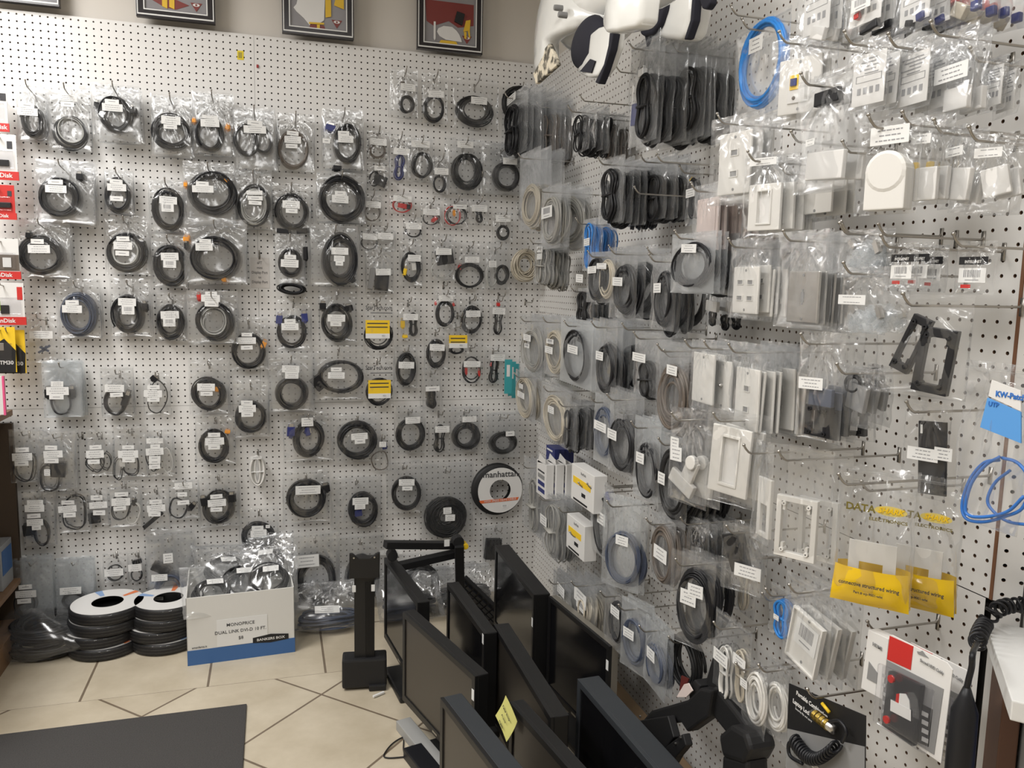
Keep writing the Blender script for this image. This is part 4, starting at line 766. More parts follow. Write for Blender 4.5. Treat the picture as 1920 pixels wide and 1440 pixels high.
# ----------------------------------------------------------------- framed pictures
GRD = mat('print_grey', (.27, .26, .27), .35, noise=.5, nscale=4); MAR = mat('maroon_print', (.20, .035, .03), .4); GLD = mat('gold_print', (.72, .46, .03), .4)
FRK = mat('black_picture_frame', (.018, .015, .018), .25)
def picture(lab, L_, R_, H, art):
    (x0, y0), (x1, y1) = L_, R_; t = Th('B', 'framed_picture', lab, 'picture', (x0 + x1) / 2, (y0 + y1) / 2, .028)
    w_ = abs(t.m(x1, y1)[0] - t.m(x0, y0)[0]); t.r.location.z = t.P[2]
    ob('frame', MB().frame(-w_ / 2, 0, w_ / 2, H, -w_ * .40, w_ * .10, w_ * .40, H - w_ * .1, -.012, .012).mesh('frame', [FRK], bevel=.0015), t.r)
    ob('inlay', MB().frame(-w_ * .405, w_ * .095, w_ * .405, H - w_ * .095, -w_ * .39, w_ * .11, w_ * .39, H - w_ * .11, -.0125, -.010).frame(-w_ * .485, .008, w_ * .485, H - .008, -w_ * .472, .013, w_ * .472, H - .013, -.0128, -.0118).mesh('inlay', [C['L']]), t.r)
    p = ob('print', MB().box((0, -.003, H / 2), (w_ * .8, .004, H - w_ * .2)).mesh('print', [GRD if art else C['C']]), t.r)
    z0 = w_ * .11
    if art:
        tri = lambda x, z, s_: [(x - s_, z + s_ * 1.5), (x + s_, z + s_ * 1.5), (x, z)]
        ob('triangle', MB().prism([(a * w_, z0 + b * w_) for a, b in tri(.26, .03, .075)], -.0066, -.005).mesh('triangle', [MAR]), p)
        ob('eye', MB().add([(w_ * (.26 + .045 * math.cos(a)), -.0072, z0 + w_ * (.115 + .02 * math.sin(a))) for a in np.linspace(0, 6.28, 14)[:-1]], [tuple(range(13))]).add([(w_ * (.26 + .014 * math.cos(a)), -.0076, z0 + w_ * (.115 + .014 * math.sin(a))) for a in np.linspace(0, 6.28, 12)[:-1]], [tuple(range(11))], 1).mesh('eye', [C['C'], MAR]), p)
    if art == 1:
        for x in (-.13, -.04): ob('ribbon', MB().prism([(w_ * x - .012, z0 + .015), (w_ * x + .006, z0 + .008), (w_ * (x + .04) + .006, z0 + .4), (w_ * (x + .03) - .012, z0 + .4)], -.008, -.0055).mesh('ribbon', [GLD]), p)
        ob('cloak', MB().prism([(-w_ * .33, z0 + w_ * .14), (-w_ * .14, z0 + .012), (0, z0 + .008), (w_ * .17, z0 + w_ * .10), (0, z0 + w_ * .16), (-.02, z0 + .3), (-.09, z0 + .3)], -.0062, -.005).mesh('cloak', [MAR]), p)
    if art in (2, 3):
        bl = [(-.3, .30), (-.34, .25), (-.30, .20), (-.2, .12), (-.12, .03), (-.1, .08), (.0, .06), (.08, .12), (.1, .5), (-.25, .5)] if art == 2 else [(-.2, .16), (-.16, .10), (-.06, .055), (.06, .05), (.18, .045), (.17, .09), (.14, .15), (.1, .2), (.03, .25), (-.1, .25), (-.18, .21)]
        ob('pale_shape', MB().prism([(a * w_, z0 + b * w_) for a, b in bl], -.0085, -.006).mesh('pale_shape', [C['C']]), p)
        ob('red_cloth', MB().prism([(a * w_, z0 + b * w_) for a, b in ([(-.12, 0), (.1, 0), (.08, .05), (-.12, .05)] if art == 2 else [(-.38, .6), (-.36, .3), (-.25, .24), (-.02, .33), (.12, .25), (.36, .3), (.36, .6)])], -.0064, -.0052).mesh('red_cloth', [MAR]), p)
        for q in ([[(.1, .16), (.18, .18), (.18, .5), (.1, .5)], [(-.13, .05), (.08, .06), (.08, .085), (-.13, .075)], [(-.02, 0), (.02, 0), (.02, .06), (-.02, .06)], [(.22, .34), (.36, .3), (.36, .5), (.26, .5)]] if art == 2 else [[(-.17, 0), (.12, 0), (.09, .045), (-.14, .045)], [(.2, .2), (.3, .22), (.31, .38), (.24, .36)], [(.22, .1), (.25, .1), (.25, .2), (.21, .2)], [(.29, .12), (.31, .12), (.30, .22), (.27, .22)]]):
            ob('gold_trim', MB().prism([(a * w_, z0 + b * w_) for a, b in q], -.0092, -.0086).mesh('gold_trim', [GLD]), p)
        if art == 3:
            ob('sword', MB().prism([(a * w_, z0 + b * w_) for a, b in [(-.25, .06), (-.235, .03), (-.22, .06), (-.22, .3), (-.25, .3)]], -.008, -.006).mesh('sword', [C['C']]), p)
            ob('dark_box', MB().prism([(a * w_, z0 + b * w_) for a, b in [(.06, .33), (.18, .28), (.22, .45), (.1, .48)]], -.014, -.006).mesh('dark_box', [C['k']], bevel=.002), p)
picture('corner of a black framed print with white sheet, first from left', (-30, 0), (114, 15), .42, 0)
picture('black framed picture with maroon cloak and yellow ribbons', (257, 31), (405, 47), .42, 1)
picture('black framed picture with a white animal head lying on its side', (530, 62), (664, 77), .42, 2)
picture('black framed picture with white animal head above gold zigzag', (782, 92), (904, 104), .42, 3)
# ----------------------------------------------------------------- retail packs at the far left
def pack(box, d, lab, body, band, word, extra=None, hk=True):
    x0, y0, x1, y1 = box; t = Th('B', 'memory_card_pack', lab, 'memory card pack', (x0 + x1) / 2, y0, d)
    b = t.rect('card', x0, y0, x1, y1, -.001, .001, body, .0006); h = y1 - y0
    if band: t.rect('red_band', x0 - 1, y1 - h * .18, x1 + 4, y1 + 1, -.004, .0012, band); t.text(word, (x0 + x1) / 2 + 4, y1 - h * .085, h * .10, 'C', -.0046, bold=.02)
    if extra: extra(t, x0, y0, x1, y1)
    t.rect('blister', x0 + 6, y0 + h * .35, x1 - 6, y0 + h * .75, -.012, -.001, BLIS, .003)
    P = t.P; hook('B', P + np.array([0, 0, -.008]), d + .03, 'metal peg hook holding the ' + lab.replace(',', '')[:70], tilt=.1)
def px_(t, nm, b, mt, y=-.0022): return t.rect(nm, *b, y, y + .0012, mt)
pack((-34, 163, 14, 245), .10, 'white memory card pack with red band, topmost', 'C', 'R', 'SanDisk', lambda t, a, b, c, d: px_(t, 'card_icon', (c - 14, b + 12, c - 3, b + 26), 'T'))
pack((-34, 251, 32, 336), .13, 'white flash drive pack below the topmost', 'C', 'R', 'SanDisk', lambda t, a, b, c, d: (px_(t, 'card_icon', (c - 19, b + 14, c - 9, b + 28), 'T'), t.rect('flash_drive', a + 10, b + 48, c - 14, b + 60, -.010, -.003, 'K', .002)))
pack((-34, 346, 28, 410), .14, 'red flash drive pack', 'R', 'R', 'SanDisk', lambda t, a, b, c, d: (px_(t, 'card_icon', (c - 14, b + 12, c - 6, b + 22), 'T'), t.rect('flash_drive', a + 10, b + 33, c - 6, b + 43, -.010, -.003, 'K', .002)))
pack((-34, 447, 36, 522), .12, 'white and brown memory card pack', 'C', 'R', 'SanDisk', lambda t, a, b, c, d: (px_(t, 'brown_print', (a, b + 30, c, b + 60), 'N'), t.rect('memory_card', c - 30, b + 36, c - 14, b + 54, -.006, -.0023, 'L', .0005)))
pack((-34, 530, 46, 608), .12, 'white memory card pack with green print', 'C', 'R', 'SanDisk', lambda t, a, b, c, d: (px_(t, 'green_print', (a, b + 34, c - 45, b + 52), mat('green_print', (.3, .55, .03), .5)), t.rect('memory_card', c - 44, b + 42, c - 28, b + 58, -.006, -.0023, 'K', .0005), px_(t, 'card_icon', (c - 14, b + 8, c - 4, b + 32), 'R')))
for i, (dx, dd) in enumerate([(0, .13), (18, .10)]):
    def ex(t, a, b, c, d):
        t.poly('black_print', [(a, b + 44), (c - 22, b + 22), (c, b + 44), (c, d), (a, d)], -.0022, -.001, 'k'); t.text('TM30', c - 17, d - 18, 7, 'C', -.003, bold=.03)
        t.rect('tray', c - 36, b + 30, c - 22, b + 44, -.005, -.0023, 'M', .001)
    pack((-30 + dx, 613 + dx * .3, 30 + dx, 698 + dx * .1), dd, 'yellow and black storage pack, ' + ('front one' if i == 0 else 'rear one, half covered'), 'Y', None, '', ex)
t = Th('B', 'booklet', 'white booklet with pink spine edge on the wooden shelf', 'booklet', -10, 745, .28)
t.rect('cover', -40, 705, 6, 778, -.004, .004, 'C', .001); t.rect('pink_edge', 6, 705, 10, 778, -.005, .005, mat('pink_edge', (.75, .1, .25), .4))
# tiny bag with propeller-like clips
def blades(root, off, wd, h):
    for a, l in ((.6, .05), (-.5, .035), (.9, .03)):
        ob('clip', MB().box((0, 0, 0), (l, .004, .008)).box((0, -.003, 0), (.012, .006, .012)).mesh('clip', [C['G']], bevel=.001), root, (0, 0, -h * .62), (0, -a, 0))
cluster('B', (48, 585, 112, 680), 0, .05, [], [(79, 627, 43, 14)], 'nearly empty bag with blue grey clips', 'beside the two yellow packs', 'bagged_clip', 'bagged clip', custom=blades, L=.12)
# ----------------------------------------------------------------- yellow carded packs
def startech(box, card, coil, n, d, lab, big=True):
    t = Th('B', 'carded_cable_pack', lab, 'cable pack', (box[0] + box[2]) / 2, box[1] + 8, d)
    w_ = abs(t.m(box[2], box[1])[0] - t.m(box[0], box[1])[0]); h_ = abs(t.m(box[0], box[3])[1] - t.m(box[0], box[1])[1])
    ob('bag', bag_me(3), t.r, (0, 0, 0), (0, 0, 0), (w_, .016, h_))
    q = t.m(coil[0], coil[1]); a, b = t.m(coil[0] + coil[2], coil[1]), t.m(coil[0], coil[1] + coil[3])
    ob('cable', coil_mesh(a[0] - q[0], q[1] - b[1], 8, .0022, .012, C['K'], 5 + n), t.r, (q[0], 0, q[1]))
    c = t.rect('yellow_card', *card, -.0125, -.0115, 'Y'); t.rect('white_strip', card[0], card[3] - 9, card[2], card[3], -.0131, -.0126, 'L')
    hh = card[3] - card[1]
    for k_ in range(2): t.rect('print_line', card[0] + 3, card[1] + 5 + k_ * 7, card[2] - 4, card[1] + 7 + k_ * 7, -.0131, -.0126, 'T')
    q = t.m(card[2] - 11, card[3] - 4.5); ob('barcode', label_mesh(.024, .012, 2), t.r, (q[0], -.0134, q[1]))
    if big: t.text('StarTech.com', (box[0] + box[2]) / 2, box[1] + 21, 8, 'T', -.0128, bold=.012, squeeze=.8); t.rect('header_line', box[0] + 12, box[1] + 30, box[2] - 3, box[1] + 31.2, -.0128, -.0125, 'T')
    hook('B', t.P, d + .04, 'metal peg hook holding the ' + lab[:58], tilt=.1)
startech((682, 556, 738, 657), (685, 600, 730, 634), (710, 628, 27, 28), 0, .07, 'yellow carded cable pack, upper one, with loops showing below')
startech((682, 668, 738, 764), (690, 712, 732, 746), (711, 735, 25, 27), 1, .06, 'yellow carded cable pack, lower one, solid black coil')
startech((838, 604, 880, 662), (841, 628, 875, 652), (856, 656, 14, 8), 2, .05, 'small yellow card pack beside an oval black coil', False)
for i in range(3):
    t = Th('B', 'slim_card_pack', 'slim teal card pack in the corner, ' + ['outermost', 'middle', 'innermost'][i] + ' of three', 'card pack', 952 + i * 7, 672 + i * 4, .13 - .03 * i)
    t.rect('card', 946 + i * 7, 674 + i * 4, 960 + i * 7, 738 + i * 4, -.001, .001, 'Q'); t.rect('pale_print', 950 + i * 7, 684 + i * 4, 956 + i * 7, 706 + i * 4, -.0016, -.001, 'L')
# ----------------------------------------------------------------- loose hanging coils
def loose(cx, cy, rx, ry, loops, mm, cm, lab, d=.05, cat='cable', spread=.36, th=.03, wall='B'):
    P = WP(wall, cx, cy, d); rx_ = abs(LO(wall, WP(wall, cx + rx, cy, d), P)[0]); rz_ = abs(WP(wall, cx, cy + ry, d)[2] - P[2])
    o = ob('coiled_cable', coil_mesh(rx_, rz_, loops, mm / 2000, th, C[cm], int(cx), spread), None, P, (0, 0, RZ[wall])); tag(o, lab, cat)
    H = P + np.array([0, 0, rz_ * .78]); hook(wall, H, d + .03, 'metal peg hook holding the ' + lab[:56], tilt=.05 if wall == 'B' else 0); return o
loose(975, 196, 34, 36, 14, 6, 'k', 'loose ring of thick black cable in the top corner', .06)
loose(985, 497, 27, 33, 20, 5, 'E', 'roll of cream flat cable with dark centre in the corner', .09, spread=.75)
loose(1285, 1240, 30, 50, 10, 7, 'k', 'loose black ring hanging above the mount arm', .2, wall='R', th=.03)
t = Th('B', 'tied_extension_lead', 'white figure of eight cord tied flat, hung without a bag', 'cord', 483, 850, .045)
q = t.m(483, 882); ob('cord', bundle_mesh(.032, .064, 7, .0034, C['W'], 9, tie=False), t.r, (q[0], 0, q[1])); q = t.m(480, 857); ob('price_label', label_mesh(.045, .014, 1), t.r, (q[0], -.012, q[1]))
q = t.m(483, 884); ob('tie', MB().box((0, 0, 0), (.05, .012, .003)).mesh('tie', [C['L']]), t.r, (q[0], -.004, q[1])); hook('B', t.P, .07, 'metal peg hook holding the white figure of eight cord', tilt=.1)
# spool on the wall
t = Th('B', 'cable_spool', 'white faced cable spool hanging between cable bags near the corner', 'cable spool', 935, 918, .075)
q = t.m(935 + 47, 918); R_ = q[0]
ob('cable', MB().lathe([(R_ * .5, .02), (R_ * .97, .02), (R_, .014), (R_, -.006), (R_ * .95, -.012), (R_ * .5, -.012)], 40).mesh('cable', [C['k']], smooth=True), t.r, (-.004, .01, 0))
fc = ob('label_disc', MB().lathe([(R_ * .41, -.0135), (R_ * .87, -.0135), (R_ * .87, -.012), (R_ * .41, -.012)], 48).mesh('label_disc', [C['C']]), t.r, (.004, 0, 0))
ob('orange_band', MB().prism([(-R_ * .72, -R_ * .47), (R_ * .72, -R_ * .41), (R_ * .77, -R_ * .3), (-R_ * .79, -R_ * .36)], -.0145, -.0136).mesh('orange_band', [mat('orange_red_print', (.72, .15, .04), .5)]), t.r)
text('manhattan', R_ * .33, C['T'], t.r, (.004, -.0146, R_ * .62), bold=.01); text('HIGH SPEED HDMI CABLE', R_ * .11, C['C'], t.r, (.004, -.0152, -R_ * .38), rot=(0, -.04, 0))
ob('barcode', label_mesh(.03, .014, 2), t.r, (R_ * .22, -.0142, -R_ * .62)); hook('B', t.P + np.array([0, 0, R_ * .34]), .11, 'metal peg hook holding the white faced spool', tilt=.08)
# sticker and handwritten note on the board
t = Th('B', 'price_sticker', 'small yellow paper sticker on the bare top of the board', 'sticker', 451, 104, .0008); t.rect('paper', 445, 95, 457, 112, -.0004, .0004, mat('sticker_yellow', (.8, .62, .02), .6)); t.rect('print', 447, 98, 454, 109, -.0007, -.0004, mat('sticker_print', (.4, .33, .05), .6))
t = Th('B', 'handwritten_note', 'handwritten note between cable bags, third row of back wall', 'note', 488, 512, .0012); t.rect('paper', 470, 483, 505, 540, -.0002, .0002, mat('note_paper', (.66, .63, .60), .7))
t.text('6FT\nmini\nDisplay Port\nto\nDisplay Port', 487, 511, 5.2, 'T', -.0008, squeeze=.8, spacing=1.25)
t = Th('B', 'screw_pin', 'red plastic plug pushed in the board hole', 'plug', 483, 124, .003); t.rect('head', 481, 121, 485, 127, -.002, .002, mat('dark_red', (.3, .02, .02), .5), .0008)
# ----------------------------------------------------------------- carton on the floor
BXT = mat('carton_white', (.70, .69, .655), .6, noise=.02, nscale=12); BXB = mat('carton_blue', (.045, .13, .33), .55)
A = un(352, 1249, 2, 0); Bq = un(553, 1222, 2, 0); ang = math.atan2(Bq[1] - A[1], Bq[0] - A[0]); W_ = float(np.hypot(*(Bq - A)[:2])); H_ = .262; D_ = .33
bx = thing('carton', 'white and blue open storage carton full of bagged cables, on the floor', 'carton', A, ang)
def cpan(nm, c, d, mt, bev=.0015): return ob(nm, MB().box(c, d).mesh(nm, [mt], bevel=bev), bx)
cpan('front_panel', (W_ / 2, .002, H_ / 2), (W_, .004, H_), BXT); cpan('back_panel', (W_ / 2, D_, H_ / 2), (W_, .004, H_), BXT)
cpan('side_panel', (.002, D_ / 2, H_ / 2), (.004, D_, H_), BXT); cpan('side_panel', (W_ - .002, D_ / 2, H_ / 2), (.004, D_, H_), BXT); cpan('bottom_panel', (W_ / 2, D_ / 2, .004), (W_, D_, .004), BXT)
cpan('blue_band', (W_ / 2, -.0006, .029), (W_, .0012, .058), BXB, 0); cpan('blue_band', (W_ + .0006, D_ / 2, .029), (.0012, D_, .058), BXB, 0)
sg = cpan('paper_sign', (W_ * .505, -.001, .112), (W_ * .47, .001, .105), C['L'], 0)
text('MONOPRICE', .0175, C['T'], bx, (W_ * .49, -.0019, .141), bold=.006); text('DUAL LINK DVI-D 10 FT.', .0175, C['T'], bx, (W_ * .49, -.0019, .114), bold=.006, squeeze=.97); text('$8', .0175, C['T'], bx, (W_ * .49, -.0019, .086), bold=.006)
lg = ob('logo_badge', MB().prism([(W_ * .60, .058), (W_ * .60, .078), (W_ * .77, .086), (W_ * .94, .078), (W_ * .94, .058), (W_ * .77, .052)], -.0022, -.0012).mesh('logo_badge', [C['k']]), bx); text('BANKERS BOX', .0135, C['C'], bx, (W_ * .77, -.003, .068), bold=.02, squeeze=1.15)
text('amanfama.it', .011, C['T'], bx, (W_ * .11, -.0012, .068), squeeze=1.0)
BCOS = [(.09, .10, .14, .075, 'flat clear cable bag lying over the carton rim'), (.20, .16, .05, .085, 'clear bag with round black coil, topmost in the carton'), (.30, .12, -.12, .08, 'clear cable bag against the carton side wall'), (.14, .24, .3, .085, 'clear cable bag at the back of the carton'), (.29, .25, -.3, .085, 'dark cable bag in the back corner of the carton')]
ca, sa = math.cos(ang), math.sin(ang)
for i, (u_, v_, ry, r_, lab) in enumerate(BCOS):
    P = A + np.array([ca * u_ - sa * v_, sa * u_ + ca * v_, H_ - .03 + .012 * i]); r = thing('bagged_cable', lab, 'bagged cable', P, ang + ry, 'bags in the carton')
    r.rotation_euler = (math.radians(-62 + 6 * (i % 3)), ry * .5, ang + ry)
    ob('bag', bag_me(i + 2), r, (0, 0, .12), (0, 0, 0), (.22, .05, .26)); ob('cable', coil_mesh(r_, r_ * .9, 9, .003, .035, C['K'], 50 + i), r, (0, 0, 0)); ob('price_label', label_mesh(.06, .024, 0), r, (.01, -.034, .03))
# ----------------------------------------------------------------- spools and coils on the floor at left
SBL = mat('spool_blue_print', (.25, .38, .62), .5); SOR = mat('spool_orange_print', (.72, .20, .07), .5)
def spools(cx, cby, rr, n, name, tilt):
    F_ = un(cx, cby, 2, 0); yc = F_[1] + rr; xc = F_[0] + .005
    for i in range(n):
        ox, oy = [(0, 0), (-.012, .004), (.006, 0), (.012, .0)][i % 4]; z = .004 + .0455 * i
        w_ = ['lowest', 'second', 'third', 'topmost', 'topmost'][i] if i < n - 1 else 'topmost'
        t = thing('cable_spool', 'black cable spool with printed disc, %s in the %s' % (w_, name), 'cable spool', (xc + ox, yc + oy, z), tilt * (i + 1), 'spools in the ' + name)
        B = MB().lathe([(rr * .42, 0), (rr * .97, 0), (rr, .005), (rr, .037), (rr * .97, .042), (rr * .42, .042)], 44, 0, 2); ob('cable', B.mesh('cable', [C['k']], smooth=True), t)
        B = MB()
        for k in range(3): B.lathe([(rr * .995, .008 + k * .012), (rr * 1.012, .011 + k * .012), (rr * .995, .014 + k * .012)], 44, 0, 2)
        ob('shrink_wrap', B.mesh('shrink_wrap', [BLIS], smooth=True), t)
        d = ob('label_disc', MB().lathe([(rr * .42, .0425), (rr * .95, .0425), (rr * .95, .0435), (rr * .42, .0435)], 44, 0, 2).mesh('label_disc', [C['C']]), t)
        sec = lambda a0, a1, m_: MB().add([(r_ * math.cos(a), r_ * math.sin(a), .0441) for r_ in (rr * .5, rr * .94) for a in np.linspace(a0, a1, 9)], [(k, k + 1, k + 10, k + 9) for k in range(8)]).mesh('print_sector', [m_])
        ob('print_sector', sec(-.1, .12, SBL), t); ob('print_sector', sec(-1.35, -1.15, SOR), t)
spools(183, 1243, .134, 4, 'pile nearest the left shelf', .5); spools(302, 1232, .130, 4, 'pile touching the carton', -.9)
F_ = un(72, 1250, 2, 0); t = thing('bagged_cable', 'big black cable coil in a clear bag lying on the floor beside the spools', 'bagged cable', (F_[0], F_[1] + .16, 0))
for i in range(2):
    o = ob('cable', coil_mesh(.15, .15, 14, .0045, .05, C['k'], 70 + i, .5), t, (0, 0, .035 + .055 * i), (math.pi / 2, 0, 0))
ob('bag', bag_me(5), t, (0, .19, .065), (math.radians(-90), 0, 0), (.40, .13, .40))
F_ = un(620, 1196, 2, 0); t = thing('bagged_cable', 'clear bag of bluish cable slumped on the floor beside the carton', 'bagged cable', (F_[0], F_[1] + .1, 0))
ob('cable', coil_mesh(.13, .10, 10, .004, .05, C['G'], 77, .5), t, (0, 0, .04), (math.pi / 2 - .2, 0, 0)); ob('bag', bag_me(7), t, (0, .12, .13), (math.radians(-68), 0, 0), (.30, .10, .26)); ob('price_label', label_mesh(.10, .03, 0), t, (-.01, -.06, .105), (-.7, 0.1, .1))
F_ = un(900, 1165, 2, 0)
for i, (x, y, r_) in enumerate([(-.62, -.15, .12), (-.36, -.13, .13)]):
    t = thing('bagged_cable', ['dark bagged coil on the floor behind the black post', 'dark bagged coil on the floor behind the middle monitors'][i], 'bagged cable', (x, y, 0)); ob('cable', coil_mesh(r_, r_, 12, .0045, .06, C['k'], 80 + i, .5), t, (0, 0, .05), (math.pi / 2 - .3, 0, 0)); ob('bag', bag_me(8 + i), t, (0, .1, .13), (math.radians(-65), 0, 0), (.28, .1, .28))
# ----------------------------------------------------------------- floor mat
MATM = mat('charcoal_mat', (.055, .052, .05), .95, noise=.45, nscale=260, bump=.8)
o = ob('floor_mat', MB().box((-1.95, -1.55, .004), (1.36, 1.55, .008)).mesh('floor_mat', [MATM], bevel=.003)); tag(o, 'dark charcoal carpet mat lying on the tiles', 'mat')
# ----------------------------------------------------------------- wooden shelf at the far left
WOOD = mat('brown_shelf_wood', (.24, .14, .075), .5, noise=.25, nscale=7); DW = mat('dark_shelf_wood', (.06, .04, .025), .6)
zs1 = un(30, 772, 1, -.10)[2]; zs0 = un(25, 1168, 1, -.10)[2]; zs2 = un(25, 1075, 1, -.15)[2]
t = thing('shelf_unit', 'brown wooden shelf unit cut off at the left edge', 'shelf', (-2.35, -.5, 0))
for nm, z, th_ in (('top_board', zs1, .022), ('shelf_board', zs2 - .05, .02), ('base_board', zs0, .10)): ob(nm, MB().box((-.02, 0, z - th_ / 2), (.50, .92, th_)).mesh(nm, [WOOD], bevel=.002), t)
ob('back_panel', MB().box((-.27, 0, .45), (.02, .92, .9)).mesh('back_panel', [DW]), t); ob('end_panel', MB().box((-.02, .45, zs1 / 2 - .02), (.5, .02, zs1 - .06)).mesh('end_panel', [DW]), t)
for i in range(4):
    x = -2.33 + .02; o = thing('product_box', 'blue and grey product box on the wooden shelf, %s from the wall' % ORD[i], 'product box', (-2.22, -.14 - .17 * i, zs2 - .049), 0, None)
    hh = .17 - .012 * i
    ob('body', MB().box((0, 0, hh / 2), (.16, .13, hh)).mesh('body', [mat('box_grey', (.32, .33, .34), .5)], bevel=.002), o); ob('blue_print', MB().box((.081, 0, hh * .6), (.001, .11, hh * .55)).box((0, -.0655, hh * .6), (.14, .001, hh * .5)).mesh('blue_print', [BXB]), o)
# ================================================================= monitors standing on the floor
SCR = mat('reflection_tinted_screen', (.032, .027, .022), .32, spec=.6); SCRG = mat('dark_screen', (.006, .006, .007), .12, spec=.6)  # the first screen's brown is a reflection painted into its base colour
BEZ = mat('black_bezel', (.0075, .0075, .008), .42); BEZG = mat('slate_bezel', (.028, .032, .037), .55); SLV = mat('silver_bezel', (.30, .28, .24), .35, metal=.6)
def monitor(far, near, z, zb, lab, L=None, front=None, side=None, scr=SCR, th=.034, rear=.03, stand=True, tilt=0, sticker=None, bz=.018, n2=None):
    A_ = un(*far, 2, z); B_ = un(*near, 2, z); d = (B_ - A_)[:2]; a = math.atan2(d[1], d[0]); L = L or float(np.hypot(*d)); H = z - zb
    t = thing('monitor', lab, 'monitor', (A_[0], A_[1], 0), a); side = side or BEZ; front = front or BEZ
    pv = ob('housing', MB().box((L / 2, th * .5 + .004, zb + H / 2), (L, th, H)).mesh('housing', [side], bevel=.003), t)
    ob('bezel', MB().frame(0, zb, L, z, bz, zb + bz * 1.2, L - bz, z - bz, -.004, .006).mesh('bezel', [front], bevel=.0015), t)
    ob('screen', MB().box((L / 2, .0015, zb + H / 2), (L - 2 * bz, .003, H - 2 * bz)).mesh('screen', [scr]), t)
    ob('rear_cover', MB().box((L / 2, th + rear / 2, zb + H * .45), (L * .6, rear + .005, H * .6)).mesh('rear_cover', [side], bevel=.01), t)
    if stand:
        ob('stand_neck', MB().box((L / 2, th + .02, zb * .7 + .03), (.07, .02, zb + .10)).mesh('stand_neck', [BEZ], bevel=.004), t)
        ob('stand_base', MB().box((L / 2, th * .5 + .01, .011), (.24, .12, .022)).mesh('stand_base', [BEZ], bevel=.008), t)
    if sticker: ob('sticker', MB().box((L - bz * .5, -.0045, z - sticker), (.013, .0008, .03)).mesh('sticker', [C['L']]), t)
    lg = MB().box((L / 2, -.0046, zb + bz * .6), (.03, .0006, .006)).mesh('logo_mark', [C['M']]); ob('logo_mark', lg, t)
    return t
m1 = monitor((757, 1146), (893, 1268), .40, .105, 'black monitor with pale brown reflecting screen, fully visible', sticker=.055)
monitor((722, 1045), (785, 1130), .40, .085, 'black glossy monitor right beside the black post', scr=SCRG, sticker=None)
monitor((840, 1092), (910, 1188), .40, .10, 'black monitor in the middle behind the pale screen', sticker=.02, scr=SCRG)
monitor((930, 1022), (1003, 1115), .40, .07, 'tall black monitor farthest back near the corner', sticker=.10, scr=SCRG, th=.05)
monitor((1030, 1117), (1145, 1212), .40, .075, 'black monitor with silver rim next to the side wall', side=SLV, sticker=.06, scr=SCRG, bz=.016, th=.024, rear=.02)
monitor((828, 1307), (930, 1440), .40, .10, 'slate grey topped monitor cut off by the bottom edge', L=.46, side=BEZG, th=.05)
monitor((928, 1170), (1035, 1345), .40, .10, 'wide black monitor in the centre of the group', sticker=.08, th=.04)
m8 = monitor((958, 1315), (1060, 1430), .40, .10, 'black monitor carrying a yellow sticky note', L=.46, rear=.008, stand=False, th=.03)
monitor((1085, 1272), (1230, 1440), .40, .10, 'thick slate topped monitor nearest the mount arm', L=.50, side=BEZG, front=BEZG, th=.055, scr=SCRG)
# sticky note on the eighth monitor
MY = mat('sticky_yellow', (.78, .74, .24), .6)
t = thing('sticky_note', 'yellow sticky note with handwriting on a black monitor', 'note', (0, 0, 0)); t.parent = None
M8 = m8.location; a8 = m8.rotation_euler.z; t.location = (M8.x + .012 * math.cos(a8) - .0, M8.y - .0, .40); t.rotation_euler = (0, 0, a8)
n_ = 6; V = []; 
for i in range(n_ + 1):
    for j in range(n_ + 1):
        u_, v_ = i / n_, j / n_; x = (u_ - .1) * .076; z = -v_ * .076; c_, s_ = math.cos(.45), math.sin(.45); V.append((x * c_ - z * s_ * -1 - .0, -.012 - .012 * v_ * v_ - .006 * (u_ - .5) ** 2, -x * s_ + z * c_ + .012))
ob('paper', MB().add(V, [(i * (n_ + 1) + j, (i + 1) * (n_ + 1) + j, (i + 1) * (n_ + 1) + j + 1, i * (n_ + 1) + j + 1) for i in range(n_) for j in range(n_)]).mesh('paper', [MY], smooth=True), t)
for k, wd_ in enumerate(('Take Only', 'Front', 'Desk')): text(wd_, .011, C['T'], t, (.008 - .006 * k, -.019 - .004 * k, -.022 - .017 * k), (0, .45, 0), slant=.3)
# grey sheet, power brick and lead under the first monitor
o = ob('flat_box', MB().box((0, 0, .016), (.05, .30, .032)).mesh('flat_box', [mat('pale_grey_card', (.34, .34, .33), .6)], bevel=.003), None, tuple(un(792, 1392, 2, .03)[:2]) + (.0,), (0, 0, math.radians(14))); tag(o, 'long pale grey box lying below the pale screen monitor', 'box')
o = thing('power_adapter', 'black power brick on the tiles with thin looped lead', 'power adapter', tuple(un(792, 1432, 2, .015)[:2]) + (0,), math.radians(104))
ob('brick', MB().box((0, 0, .017), (.15, .06, .034)).mesh('brick', [C['K']], bevel=.004), o)
pts = [un(*p, 2, .004) for p in [(775, 1385), (757, 1382), (735, 1395), (720, 1415), (728, 1421), (760, 1419), (790, 1416)]] + [un(*p, 2, .004) for p in [(800, 1400), (770, 1386)]]
pts2 = [un(*p, 2, .004) for p in [(757, 1388), (757, 1408), (765, 1424), (790, 1434), (812, 1445)]]
ow = thing('power_lead', 'thin black lead looped on the tiles', 'lead', (0, 0, 0))
def smooth(P, k=8):
    P = np.array(P); t_ = np.linspace(0, len(P) - 1, len(P) * k); i = np.clip(t_.astype(int), 0, len(P) - 2); f = (t_ - i)[:, None]; g = np.gradient(P, axis=0)
    return (2 * f**3 - 3 * f**2 + 1) * P[i] + (f**3 - 2 * f**2 + f) * g[i] + (-2 * f**3 + 3 * f**2) * P[i + 1] + (f**3 - f**2) * g[i + 1]
